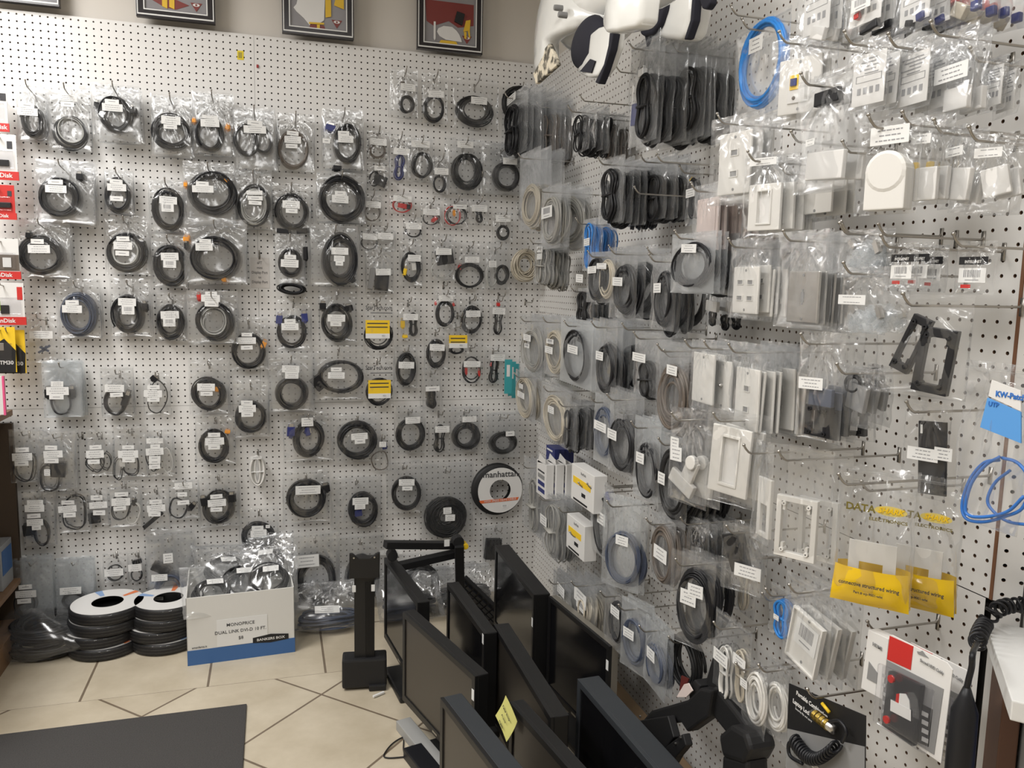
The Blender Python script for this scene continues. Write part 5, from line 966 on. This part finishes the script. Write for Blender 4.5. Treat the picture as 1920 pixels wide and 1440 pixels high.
ob('lead', MB().tube(smooth(pts[:7]), .0022, 6, ref=np.array([0, 0, 1.])).tube(smooth(pts2), .0022, 6, ref=np.array([0, 0, 1.])).mesh('lead', [C['k']], smooth=True), ow)
ob('tag', MB().box((0, 0, 0), (.045, .008, .006)).mesh('tag', [C['L']]), None); bpy.data.objects['tag'].location = un(710, 1302, 2, .006); tag(bpy.data.objects['tag'], 'white sleeve on a cord beside the black post foot', 'cord sleeve'); bpy.data.objects['tag'].rotation_euler = (0, 0, .5)
# ----------------------------------------------------------------- black floor post with bracket and arms
PX, PY = -.872, -.735
t = thing('mounting_post', 'tall black ridged post with bracket and long arms, standing on the floor', 'mounting post', (PX, PY, 0), -.12)
ob('foot', MB().box((0, 0, .062), (.155, .075, .105)).mesh('foot', [C['k']], bevel=.008), t); ob('foot_pad', MB().box((.045, -.02, .012), (.06, .06, .02)).mesh('foot_pad', [C['k']], bevel=.004), t)
B = MB().box((0, .008, .26), (.07, .05, .42))
for k in range(6): B.box((.004 + k * .0055, -.019, .22), (.0022, .004, .34))
ob('column', B.mesh('column', [BEZ], bevel=.001), t)
ob('bracket_plate', MB().prism([(-.052, .41), (.052, .41), (.054, .50), (.046, .50), (.02, .482), (-.02, .482), (-.04, .50), (-.05, .50)], -.035, -.022).mesh('bracket_plate', [BEZ], bevel=.003), t)
for sx in (-.035, .03): ob('tag', MB().box((sx, -.037, .375), (.012, .001, .024)).mesh('tag', [C['L']]), t)
for sx in (-.035, .035): ob('bolt', MB().lathe([(0, -.038), (.003, -.038), (.003, -.035)], 8, 0, 1, (sx, 0, .485)).mesh('bolt', [C['M']]), t)
inv = (Matrix.Translation((PX, PY, 0)) @ Matrix.Rotation(-.12, 4, 'Z')).inverted()
for nm, p, q, w_, t_ in [('arm', (722, 1021), (852, 1022), .026, .036), ('arm', (748, 1062), (862, 1036), .026, .038), ('arm', (861, 1022), (863, 1125), .034, .03)]:
    bar(t, nm, inv @ Vector(un(*p, 1, -.62)), inv @ Vector(un(*q, 1, -.55)), t_, w_, 'k')
for nm, p, r_, mt in [('joint', (858, 1014), .022, 'k'), ('joint', (735, 1040), .02, 'k'), ('yellow_clip', (871, 1022), .012, 'Y')]:
    P = un(*p, 1, -.60); o = ob(nm, MB().lathe([(0, -.02), (r_, -.02), (r_, .02), (0, .02)], 14).mesh(nm, [C[mt]], bevel=.002), t); o.matrix_local = inv @ Matrix.Translation(P)
P = un(838, 1018, 1, -.64); o = ob('white_tag', MB().box((0, 0, 0), (.02, .001, .026)).mesh('white_tag', [C['L']]), t); o.matrix_local = inv @ Matrix.Translation(P)
# keyboard leaning behind the monitors
P = un(918, 1160, 1, -.42); t = thing('keyboard', 'black keyboard leaning behind the monitors near the corner', 'keyboard', P, -.4); t.rotation_euler = (.5, .75, -.4)
ob('case', MB().box((0, .008, 0), (.40, .018, .15)).mesh('case', [C['k']], bevel=.003), t)
for r_ in range(5):
    B = MB()
    for k in range(14): B.box((-.182 + k * .028, -.006, .052 - r_ * .025), (.022, .009, .019))
    ob('key_row', B.mesh('keys_row', [C['K']], bevel=.0015), t)
# ----------------------------------------------------------------- black monitor mount arm bottom right
t = Th('R', 'mount_arm', 'black jointed monitor mount arm standing before the pegboard', 'mount arm', 1330, 1330, .20)
t.poly('post', [(1352, 1222), (1366, 1205), (1380, 1225), (1382, 1300), (1350, 1345), (1325, 1345), (1335, 1280)], -.02, .02, 'k', .006)
t.poly('upper_arm', [(1232, 1348), (1250, 1328), (1320, 1308), (1345, 1285), (1368, 1290), (1360, 1340), (1320, 1368), (1308, 1350), (1255, 1358)], -.045, -.012, 'k', .006)
t.poly('lower_arm', [(1345, 1290), (1362, 1284), (1400, 1330), (1432, 1372), (1424, 1400), (1395, 1385), (1350, 1330)], -.03, .01, 'k', .008)
t.poly('joint_cover', [(1388, 1372), (1412, 1352), (1440, 1368), (1450, 1400), (1436, 1425), (1395, 1412)], -.055, .01, 'k', .01)
t.poly('base_column', [(1392, 1410), (1440, 1420), (1446, 1520), (1388, 1500)], -.05, .0, 'k', .008)
t.poly('vesa_plate', [(1240, 1345), (1300, 1335), (1312, 1375), (1302, 1388), (1330, 1368), (1336, 1390), (1318, 1410), (1300, 1440), (1262, 1440), (1246, 1398), (1226, 1402), (1224, 1388), (1244, 1378)], -.07, -.05, 'k', .004)
t.poly('side_ear', [(1318, 1286), (1330, 1270), (1342, 1282), (1336, 1310), (1322, 1316)], -.04, .0, 'k', .004)
for p in [(1247, 1336), (1237, 1388), (1317, 1386), (1327, 1375)]:
    x, z = t.m(*p); ob('screw', MB().lathe([(0, -.074), (.0028, -.074), (.0028, -.07)], 8, 0, 1, (x, 0, z)).mesh('screw', [C['M']]), t.r)
t.poly('printed_label', [(1303, 1302), (1318, 1278), (1326, 1276), (1334, 1290), (1322, 1302)], -.05, -.047, mat('pinkish_label', (.70, .60, .56), .5)); t.poly('red_sticker', [(1312, 1262), (1326, 1268), (1320, 1284), (1308, 1290)], -.049, -.046, mat('dull_red', (.10, .015, .012), .5))
# cardboard between the monitors and the side wall
o = ob('cardboard_sheet', MB().box((-.12, -1.45, .05), (.12, .9, .10)).mesh('cardboard_sheet', [mat('brown_cardboard', (.28, .19, .11), .8)], bevel=.003)); tag(o, 'flat brown cardboard box on the floor between monitors and side wall', 'cardboard box')
o = ob('floor_speaker', MB().box((0, 0, .06), (.10, .12, .12)).mesh('floor_speaker', [BEZG], bevel=.008), None, (un(1180, 1425, 2, .12)[0], un(1180, 1425, 2, .12)[1], .0), (0, 0, .3)); tag(o, 'small slate grey block on the floor below the mount arm', 'block')
# ----------------------------------------------------------------- boxed adapters in the corner
for i in range(3):
    t = Th('R', 'adapter_box', 'white hanging adapter box with blue drawings, %s of three' % ['outermost', 'middle', 'innermost'][i], 'boxed adapter', 1018 + i * 19, 892, .225 - .035 * i, 'hanging adapter boxes')
    x0 = 1010 + i * 19
    b = t.rect('carton', x0 - 4, 866, x0 + 14, 930, 0, .03, 'C', .001); t.poly('hang_tab', [(x0 - 2, 866), (x0 + 2, 850), (x0 + 12, 862), (x0 + 13, 870)], .0, .001, 'C')
    t.rect('title_print', x0 - 1, 882, x0 + 11, 885, -.001, 0, 'T')
    for k in range(3): t.rect('drawing', x0 - 1, 889 + k * 13, x0 + 11, 897 + k * 13, -.001, 0, 'D' if k else 'g')
for i in range(4):
    t = Th('R', 'adapter_box', 'navy backed adapter box behind the white ones, number %s' % ORD[i], 'boxed adapter', 1030 + i * 9, 858, .15 - .025 * i, 'navy adapter boxes'); t.rect('carton', 1024 + i * 9, 838, 1040 + i * 9, 866, 0, .02, 'D', .001); t.rect('title_print', 1026 + i * 9, 842, 1036 + i * 9, 845, -.001, 0, 'L')
def sbox(x0, y0, x1, y1, lab, d, n, k):
    for i in range(n):
        t = Th('R', 'adapter_carton', lab if i == 0 else 'white carton behind the ' + lab.split(',')[0], 'boxed adapter', (x0 + x1) / 2, (y0 + y1) / 2, d - .05 * i)
        t.rect('carton', x0, y0, x1, y1, 0, .042, 'C', .0015); h = y1 - y0; w_ = x1 - x0
        if i == 0:
            cx = (x0 + x1) / 2; t.rect('yellow_band', x0 + 4, y0 + h * .30, x1 - 6, y0 + h * .48, -.001, 0, 'Y'); t.text('StarTech', cx + 2, y0 + h * .15, h * .07, 'g', -.0015, bold=.01)
            t.rect('picture', cx - 2, y0 + h * .66, cx + 5, y0 + h * .76, -.001, 0, 'K'); t.rect('foot_print', x0 + 4, y0 + h * .86, x0 + w_ * .7, y0 + h * .91, -.001, 0, 'k')
        if i == 0: hook('R', t.P + np.array([0, 0, .0]), d - .003, 'metal peg hook holding the ' + lab.split(',')[0])
sbox(1071, 880, 1114, 950, 'larger yellow striped adapter carton, upper', .26, 1, 0); sbox(1062, 974, 1096, 1040, 'smaller yellow striped adapter carton, lower', .25, 2, 1)
# ----------------------------------------------------------------- helmets at the top
WH = mat('helmet_white', (.80, .80, .77), .18, coat=.6); INN = mat('helmet_lining', (.012, .012, .022), .8); CAMO = mat('camo_cloth', (.42, .38, .30), .8, noise=.75, nscale=38)
for n_ in list(CAMO.node_tree.nodes):
    if n_.type == 'TEX_NOISE':
        r_ = CAMO.node_tree.nodes.new('ShaderNodeValToRGB'); r_.color_ramp.elements[0].position = .46; r_.color_ramp.elements[1].position = .56; CAMO.node_tree.links.new(n_.outputs[0], r_.inputs[0])
        CAMO.node_tree.links.new(r_.outputs[0], [q for q in CAMO.node_tree.nodes if q.type == 'MIX'][0].inputs[0])
def dome(t, name, cx, cy, rx, ry, dep, y, mt, parent=None):
    q = t.m(cx, cy); a = abs(t.m(cx + rx, cy)[0] - q[0]); b = abs(t.m(cx, cy + ry)[1] - q[1])
    pr = [(math.sin(v), -math.cos(v)) for v in np.linspace(0.001, math.pi - .001, 18)]
    B = MB().lathe(pr, 28); return ob(name, B.mesh(name, [mt], smooth=True), parent or t.r, (q[0], y, q[1]), (0, 0, 0), (a, dep, b))
def shell(t, name, pts, y0, y1, mt, r=.012, bow=0):        # rounded, slightly bowed moulding
    P = [t.m(*p) for p in pts]; bm = bmesh.new(); n = len(P)
    f = [bm.verts.new((x, y0, z)) for x, z in P]; k = [bm.verts.new((x, y1, z)) for x, z in P]
    bm.faces.new(f); bm.faces.new(k[::-1])
    for i in range(n): bm.faces.new((f[i], k[i], k[(i + 1) % n], f[(i + 1) % n]))
    bmesh.ops.recalc_face_normals(bm, faces=bm.faces)
    bmesh.ops.bevel(bm, geom=[e for e in bm.edges], offset=r, segments=4, affect='EDGES', profile=.5, clamp_overlap=True)
    bmesh.ops.triangulate(bm, faces=[q for q in bm.faces if len(q.verts) > 4]); bmesh.ops.subdivide_edges(bm, edges=[e for e in bm.edges if e.calc_length() > .03], cuts=2, use_grid_fill=True)
    cx = sum(p[0] for p in P) / n; cz = sum(p[1] for p in P) / n
    for v in bm.verts: v.co.y += bow * ((v.co.x - cx) ** 2 + .6 * (v.co.z - cz) ** 2)
    me = bpy.data.meshes.new(name); bm.to_mesh(me); bm.free(); me.materials.append(mt); me.polygons.foreach_set('use_smooth', [True] * len(me.polygons))
    return ob(name, me, t.r)
t = Th('R', 'helmet', 'white helmet with black opening and camouflage flap, nearest the corner', 'helmet', 1110, 60, .30)
dome(t, 'shell', 1106, 10, 62, 80, .11, .03, WH)
shell(t, 'cheek_guard', [(1042, 20), (1046, 100), (1050, 138), (1058, 144), (1078, 138), (1089, 126), (1090, 88), (1100, 76), (1124, 58), (1148, 32), (1120, -5), (1060, -10)], -.115, -.065, WH, .018, 1.5)
dome(t, 'lining', 1136, 84, 30, 46, .03, -.05, INN)
shell(t, 'chin_guard', [(1163, 70), (1178, 58), (1202, 50), (1199, 92), (1188, 130), (1176, 149), (1158, 151), (1128, 140), (1124, 132), (1144, 124), (1160, 104)], -.085, -.05, WH, .008, 1)
shell(t, 'edge_trim', [(1202, 50), (1211, 48), (1201, 100), (1187, 140), (1177, 163), (1170, 160), (1176, 148), (1188, 126), (1197, 92)], -.08, -.06, INN, .003)
t.poly('vent', [(1145, 140), (1166, 117), (1176, 121), (1168, 143)], -.0875, -.084, INN)
shell(t, 'camo_flap', [(1074, 146), (1082, 134), (1096, 112), (1100, 98), (1108, 90), (1118, 110), (1126, 130), (1118, 136), (1080, 165)], -.125, -.112, CAMO, .003)
for p in ((1119, 24), (1128, 37)):
    x, z = t.m(*p); ob('screw', MB().lathe([(0, -.124), (.007, -.124), (.008, -.118), (.008, -.10)], 14, 0, 1, (x, 0, z)).mesh('screw', [C['g']], smooth=False), t.r)
t = Th('R', 'helmet', 'white helmet whose pale visor hangs in front of the first', 'helmet', 1190, 0, .46)
dome(t, 'shell', 1186, -70, 52, 78, .09, .04, WH)
shell(t, 'visor', [(1144, -40), (1148, 4), (1158, 40), (1164, 58), (1174, 66), (1192, 64), (1212, 54), (1218, 40), (1222, 0), (1222, -40)], -.05, -.01, WH, .014, 4)
t = Th('R', 'helmet', 'white helmet with wide black opening beside the bare hook', 'helmet', 1262, 10, .20)
shell(t, 'shell', [(1224, -60), (1221, 30), (1228, 60), (1250, 73), (1292, 78), (1303, 66), (1312, 20), (1318, -60)], -.03, .03, WH, .016, .5)
shell(t, 'lining', [(1222, -60), (1216, 38), (1228, 56), (1229, 68), (1236, 72), (1252, 68), (1266, 50), (1276, 20), (1282, -60)], -.045, -.02, INN, .008); shell(t, 'edge_trim', [(1316, -60), (1322, -60), (1314, 40), (1302, 74), (1296, 76), (1308, 40)], -.02, .0, INN, .003)
t.poly('chin_strap', [(1232, 68), (1244, 68), (1240, 84), (1236, 90)], -.035, -.03, INN); shell(t, 'strap_buckle', [(1322, -30), (1346, -30), (1346, 8), (1338, 20), (1330, 18), (1326, 4)], -.02, .0, INN, .005)
# ----------------------------------------------------------------- shark electronics bags, caddy, lock card, long blue cable
YB = mat('yellow_bag_print', (.82, .53, .01), .28, coat=.3); OLV = mat('olive_lettering', (.16, .13, .02), .5)
for i in range(2):
    dx, dd = (0, .23) if i == 0 else (88, .14)
    t = Th('R', 'bagged_wall_plate', 'clear bag with yellow printed bottom and white plate, ' + ('front one' if i == 0 else 'rear one, partly hidden'), 'bagged wall plate', 1648 + dx, 905 + dx * .16, dd, yaw=40 - 6 * i)
    l, r = t.m(1572 + dx, 1010), t.m(1724 + dx, 1010); w_ = r[0] - l[0]; h_ = abs(t.m(1648, 1150)[1] - t.m(1648, 892)[1])
    if i: w_ *= .98; h_ *= .93
    ob('bag', bag_me(2 + i), t.r, (0, 0, 0), (0, 0, 0), (w_, .045, h_))
    bt = MB(); x_ = w_ * .5
    nn = 12; vv = []
    for sg_ in (-1, 1):
        for a_ in range(nn):
            for b_ in range(nn):
                u_, v_ = a_ / (nn - 1), b_ / (nn - 1); ed_ = max(0, 1 - (2 * u_ - 1) ** 4) * max(0, 1 - v_ ** 5); vv.append(((u_ - .5) * w_ * (.92 + .08 * v_), sg_ * (.010 + .012 * ed_) + .0008 * math.sin(9 * u_ + 7 * v_), -h_ * (.62 + .275 * v_)))
    gf = lambda o_, a_, b_: o_ + a_ * nn + b_
    bt.add(vv, [(gf(o_, a_, b_), gf(o_, a_ + 1, b_), gf(o_, a_ + 1, b_ + 1), gf(o_, a_, b_ + 1)) for o_ in (0, nn * nn) for a_ in range(nn - 1) for b_ in range(nn - 1)]); ob('yellow_base', bt.mesh('yellow_base', [YB], smooth=True), t.r)
    ob('price_text', text_me('connective structured wiring', h_ * .040, C['T'], bold=.02, squeeze=.85), t.r, (0, -.0262, -h_ * .73)); ob('small_text', text_me('Part # wp-9001-wht', h_ * .026, C['T'], bold=.02, squeeze=.9), t.r, (0, -.0255, -h_ * .79))
    ob('wall_plate', MB().frame(-w_ * .3, -h_ * .68, w_ * .3, -h_ * .43, -w_ * .16, -h_ * .68 + .0005, w_ * .14, -h_ * .58, -.010, -.006).mesh('wall_plate', [C['W']], bevel=.004), t.r)
    ob('brand_lettering', text_me('DATA', h_ * .072, OLV, bold=.03), t.r, (-w_ * .17, -.0275, -h_ * .17)); sh_ = ob('brand_blot', MB().prism([(w_ * (.2 + .2 * math.cos(q)), -h_ * (.165 + .035 * math.sin(q))) for q in np.linspace(0, 6.28, 22)[:-1]], -.0272, -.0269).mesh('brand_blot', [mat('pale_yellow_print', (.62, .50, .14), .5)]), t.r); ob('brand_lettering', text_me('SHARK', h_ * .052, YB, bold=.03, slant=.3), t.r, (w_ * .2, -.0278, -h_ * .165))
    ob('brand_lettering', text_me('ELECTRONICS', h_ * .032, OLV, bold=.02, squeeze=1.2), t.r, (w_ * .18, -.0285, -h_ * .235))
    if i == 0: hook('R', t.P, .29, 'metal peg hook holding the yellow bottomed bags')
for i in range(2):
    e = i; dx, dy, d = (0, 0, .24) if i == 0 else (36, 14, .17)
    t = Th('R', 'drive_caddy_pack', 'red and white blister pack with black drive caddy, ' + ('front one' if i == 0 else 'rear one, mostly hidden'), 'drive caddy pack', 1722 + dx, 1215 + dy, d)
    S = lambda l: [(x + dx, y + dy) for x, y in l]
    t.poly('card', S([(1668, 1194), (1672, 1190), (1776, 1242), (1786, 1256), (1764, 1432), (1650, 1352)]), 0, .002, 'C', .001)
    t.poly('red_panel', S([(1669, 1192), (1713, 1212), (1708, 1256), (1664, 1236)]), -.001, -.0001, 'R'); t.poly('grey_panel', S([(1664, 1238), (1770, 1292), (1752, 1415), (1652, 1352)]), -.001, -.0001, 'g')
    t.poly('caddy', S([(1677, 1256), (1738, 1284), (1722, 1398), (1664, 1358)]), -.012, -.002, 'K', .002)
    t.poly('white_disc', S([(1700, 1298), (1711, 1299), (1718, 1312), (1720, 1334), (1698, 1322)]), -.0135, -.0125, 'L'); t.poly('red_stripe', S([(1694, 1299), (1700, 1298), (1698, 1322), (1692, 1318)]), -.0136, -.0125, 'R')
    t.poly('product_label', S([(1684, 1309), (1722, 1329), (1722, 1350), (1683, 1330)]), -.0142, -.0136, 'L')
    for p in ((1684, 1271), (1675, 1347)):
        x, z = t.m(p[0] + dx, p[1] + dy); ob('red_button', MB().lathe([(0, -.015), (.006, -.015), (.006, -.012)], 12, 0, 1, (x, 0, z)).mesh('red_button', [C['R']]), t.r)
    t.poly('icon_strip', S([(1727, 1318), (1750, 1330), (1742, 1400), (1720, 1390)]), -.0018, -.0011, 'k')
    for k in range(4): t.poly('icon', S([(1731, 1332 + k * 16), (1743, 1338 + k * 16), (1742, 1346 + k * 16), (1730, 1340 + k * 16)]), -.0024, -.0018, 'e')
    for k in range(5): t.poly('icon', S([(1657, 1262 + k * 17), (1663, 1266 + k * 17), (1662, 1272 + k * 17), (1656, 1268 + k * 17)]), -.0024, -.0018, 'e')
    t.poly('hang_hole', S([(1720, 1221), (1726, 1222), (1730, 1220), (1736, 1228), (1742, 1234), (1722, 1226)]), -.001, -.0001, 'g')
    t.text('Second HDD Caddy', 1748 + dx, 1250 + dy, 6.5, 'g', -.0014, bold=.01, squeeze=.75)
    t.poly('blister', S([(1664, 1240), (1768, 1290), (1752, 1412), (1654, 1350)]), -.020, -.0125, BLIS, .004)
t = Th('R', 'cable_box', 'white flat box with grey device picture beside the red pack', 'boxed adapter', 1640, 1245, .22)
t.poly('carton', [(1628, 1180), (1666, 1198), (1654, 1312), (1614, 1290)], 0, .02, 'C', .001); t.poly('device_picture', [(1630, 1240), (1646, 1262), (1644, 1282), (1626, 1272)], -.001, 0, 'g'); t.text('HDMI', 1646, 1212, 7, 'g', -.0015, bold=.02)
t = Th('R', 'laptop_lock_pack', 'black carded laptop lock with coiled cable and brass barrel', 'laptop lock', 1550, 1340, .25)
t.poly('card', [(1479, 1281), (1623, 1342), (1621, 1520), (1470, 1500)], 0, .002, 'k', .001); t.poly('grey_panel', [(1477, 1366), (1622, 1400), (1621, 1520), (1470, 1500)], -.0008, -.0001, 'g')
t.text('Portable Combination', 1523, 1321, 8.5, 'C', -.0016, bold=.02, squeeze=.86); t.text('Laptop Lock', 1504, 1326, 8.5, 'C', -.0016, bold=.02, squeeze=.86); t.text('Security flip and carry', 1508, 1340, 4, 'e', -.0016); t.text('Kensington', 1532, 1438, 15, 'C', -.0016, bold=.02)
x, z = t.m(1556, 1352); o = ob('lock_barrel', MB().tube([(-.03, 0, 0), (.0, 0, 0), (.026, 0, 0)], .008, 12).mesh('lock_barrel', [C['M']], smooth=True), t.r, (x, -.012, z))
B = MB()
for k in range(4): B.tube([(-.024 + .01 * k, 0, 0), (-.018 + .01 * k, 0, 0)], .0095, 12)
ob('dial_ring', B.mesh('dial_rings', [mat('brass', (.7, .5, .12), .3, metal=1)]), t.r, (x, -.012, z)); x, z = t.m(1545, 1318); ob('key_ring', MB().tube([(0, 0, 0), (.02, 0, -.006)], .003, 8).mesh('key_ring', [C['Y']], smooth=True), t.r, (x, -.004, z))
a_ = np.linspace(0, 1, 260); c0, c1 = t.m(1505, 1385), t.m(1585, 1395); px2 = c0[0] + (c1[0] - c0[0]) * a_; pz2 = c0[1] + (c1[1] - c0[1]) * a_ - .03 * np.sin(a_ * math.pi)
ob('coiled_cable', MB().tube(np.stack([px2, -.018 + .011 * np.cos(a_ * 113), pz2 + .011 * np.sin(a_ * 113)], -1), .0026, 6, ref=np.array([1., 0, .1])).mesh('coiled_cable', [C['K']], smooth=True), t.r)
t.tube('loop_cable', [(1590, 1390), (1598, 1370), (1585, 1350), (1566, 1352)], 3.5, -.012, 'K'); t.tube('loop_cable', [(1505, 1385), (1490, 1392), (1492, 1415), (1515, 1430)], 3.5, -.012, 'K')
hook('R', t.P + np.array([0, 0, .035]), .28, 'metal peg hook holding the black lock card')
t = Th('R', 'blue_cable_pack', 'long blue network cable in a bag with printed header at the edge', 'cable pack', 1870, 715, .17)
l, r = t.m(1808, 860), t.m(1935, 860); w_ = r[0] - l[0]; h_ = abs(t.m(1870, 1015)[1] - t.m(1870, 700)[1])
ob('bag', bag_me(6), t.r, (0, 0, 0), (0, 0, 0), (w_, .03, h_)); t.poly('header_card', [(1880, 712), (1935, 732), (1935, 770), (1874, 742)], -.020, -.018, 'C'); t.poly('blue_card', [(1872, 745), (1935, 772), (1935, 830), (1858, 800)], -.020, -.018, mat('light_blue_print', (.10, .32, .70), .4))
t.text('KW-Patch', 1916, 742, 11, 'B', -.0206, bold=.03); t.text('UTP', 1884, 758, 9, 'B', -.0206, bold=.03)
t.tube('cable', [(1880, 862), (1850, 868), (1824, 900), (1810, 945), (1818, 972), (1850, 978), (1890, 968), (1925, 950), (1935, 900), (1915, 868), (1885, 858)], 3.2, -.006, 'B'); t.tube('cable', [(1885, 856), (1858, 872), (1832, 905), (1820, 950), (1828, 966), (1860, 968), (1900, 958), (1930, 930)], 3.2, -.010, 'B')
t.tube('cable', [(1890, 882), (1862, 905), (1848, 935), (1855, 955), (1885, 978), (1930, 985)], 3.0, .004, 'B')
# ----------------------------------------------------------------- counter, boxes, handset at the right edge
zc = .90; P1 = un(1846, 1162, 2, zc); P2 = un(1897, 1313, 2, zc); e_ = np.array([math.cos(AZ), math.sin(AZ), 0]); P3, P4 = P2 + e_ * .7, P1 + e_ * .7
t = thing('counter', 'white topped counter on brown panel at the lower edge', 'counter', tuple(P2)); loc = lambda P: tuple(np.array(P) - P2)
def slab(nm, pts, z0, z1, mt, bev=.002):
    n = len(pts); v = [(*(np.array(p) - P2)[:2], z0) for p in pts] + [(*(np.array(p) - P2)[:2], z1) for p in pts]
    return ob(nm, MB().add(v, [tuple(range(n))[::-1], tuple(range(n, 2 * n))] + [(i, (i + 1) % n, (i + 1) % n + n, i + n) for i in range(n)]).mesh(nm, [mt], bevel=bev), t)
slab('worktop', [P1, P2, P3, P4], -.028, 0, mat('worktop_white', (.70, .70, .685), .4))
inn = (P1 - P2) / np.linalg.norm(P1 - P2)
slab('brown_panel', [P1 + e_ * .02 + inn * .02, P1 + e_ * .02 - inn * .10, P1 + e_ * .045 - inn * .10, P1 + e_ * .045 + inn * .02], -.9, -.028, mat('brown_panel', (.12, .055, .03), .55))
slab('grey_case', [P1 + e_ * .05 - inn * .02, P1 + e_ * .05 - inn * .14, P4 - inn * .14, P4 - inn * .02], -.9, -.030, mat('case_grey', (.40, .41, .42), .5))
for i, (a0, b0, z0, z1, nm) in enumerate([(.06, .16, -.28, -.035, 'upper'), (.035, .21, -.56, -.29, 'lower')]):
    o = thing('product_box', 'blue and white product box under the white worktop, %s one' % nm, 'product box', tuple(P1 + e_ * a0 - inn * b0), AZ)
    ob('body', MB().box((.12, -.03, (z0 + z1) / 2), (.24, .05, z1 - z0)).mesh('body', [mat('box_pale', (.5, .52, .56), .45)], bevel=.002), o)
    ob('blue_print', MB().box((.014, -.0555, (z0 + z1) / 2), (.026, .001, (z1 - z0) * .98)).box((.0, -.03, (z0 + z1) / 2), (.001, .05, (z1 - z0) * .98)).mesh('blue_print', [mat('vivid_blue', (.03, .13, .62), .4)]), o); ob('dark_print', MB().box((.11, -.0555, z1 - .05), (.12, .001, .05)).mesh('dark_print', [C['K']]), o)
# handset with coiled cord
hp = un(1812, 1300, 0, -.245); t = thing('phone_handset', 'black handset hanging by its coiled cord before the counter', 'handset', tuple(hp), RZ['R'])
R_ = .05; path = []
for px, py, z_ in [(1965, 1128, .94), (1925, 1134, .94), (1890, 1136, .938), (1866, 1146, .935)]: path.append(un(px, py, 2, z_))
path += [un(1848, 1168, 2, .915), un(1838, 1186, 0, -.14), un(1832, 1206, 0, -.18)]
P = smooth(path, 60); s_ = np.concatenate([[0], np.cumsum(np.linalg.norm(np.diff(P, axis=0), axis=1))]); u_ = np.linspace(0, s_[-1], 900); Q = np.stack([np.interp(u_, s_, P[:, k]) for k in range(3)], -1)
T_ = np.gradient(Q, axis=0); T_ /= np.linalg.norm(T_, axis=1)[:, None]; N1 = np.cross(T_, [0.3, .2, 1]); N1 /= np.linalg.norm(N1, axis=1)[:, None]; N2 = np.cross(T_, N1); ph = u_ / .0105 * 2 * math.pi * (1 - .25 * u_ / s_[-1])
H3 = Q + .0105 * (np.cos(ph)[:, None] * N1 + np.sin(ph)[:, None] * N2)
o = ob('coiled_cord', MB().tube(H3, .0026, 6, ref=np.array([.2, .9, .3])).mesh('coiled_cord', [C['K']], smooth=True), t); o.matrix_local = (Matrix.Translation(hp) @ Matrix.Rotation(RZ['R'], 4, 'Z')).inverted()
mm = lambda px, py: LO('R', un(px, py, 0, -.245), hp)
pp = [LO('R', path[-1], hp)] + [mm(1824, 1225), mm(1822, 1250), mm(1816, 1275), mm(1812, 1292)]
ob('straight_cord', MB().tube(smooth(pp, 6), .0042, 8).mesh('straight_cord', [C['K']], smooth=True), t)
x, _, z = mm(1812, 1372); z1, z2 = mm(1812, 1288)[2], mm(1812, 1560)[2]; wd_ = .024
ob('grip', MB().tube([(0, 0, z1), (0, 0, z1 - .012), (0, 0, z1 - .035), (0, 0, (z1 + z2) / 2), (0, 0, z2)], [.005, .009, .0175, .0185, .017], 16, ref=np.array([1., 0, 0])).mesh('grip', [C['K']], smooth=True), t)
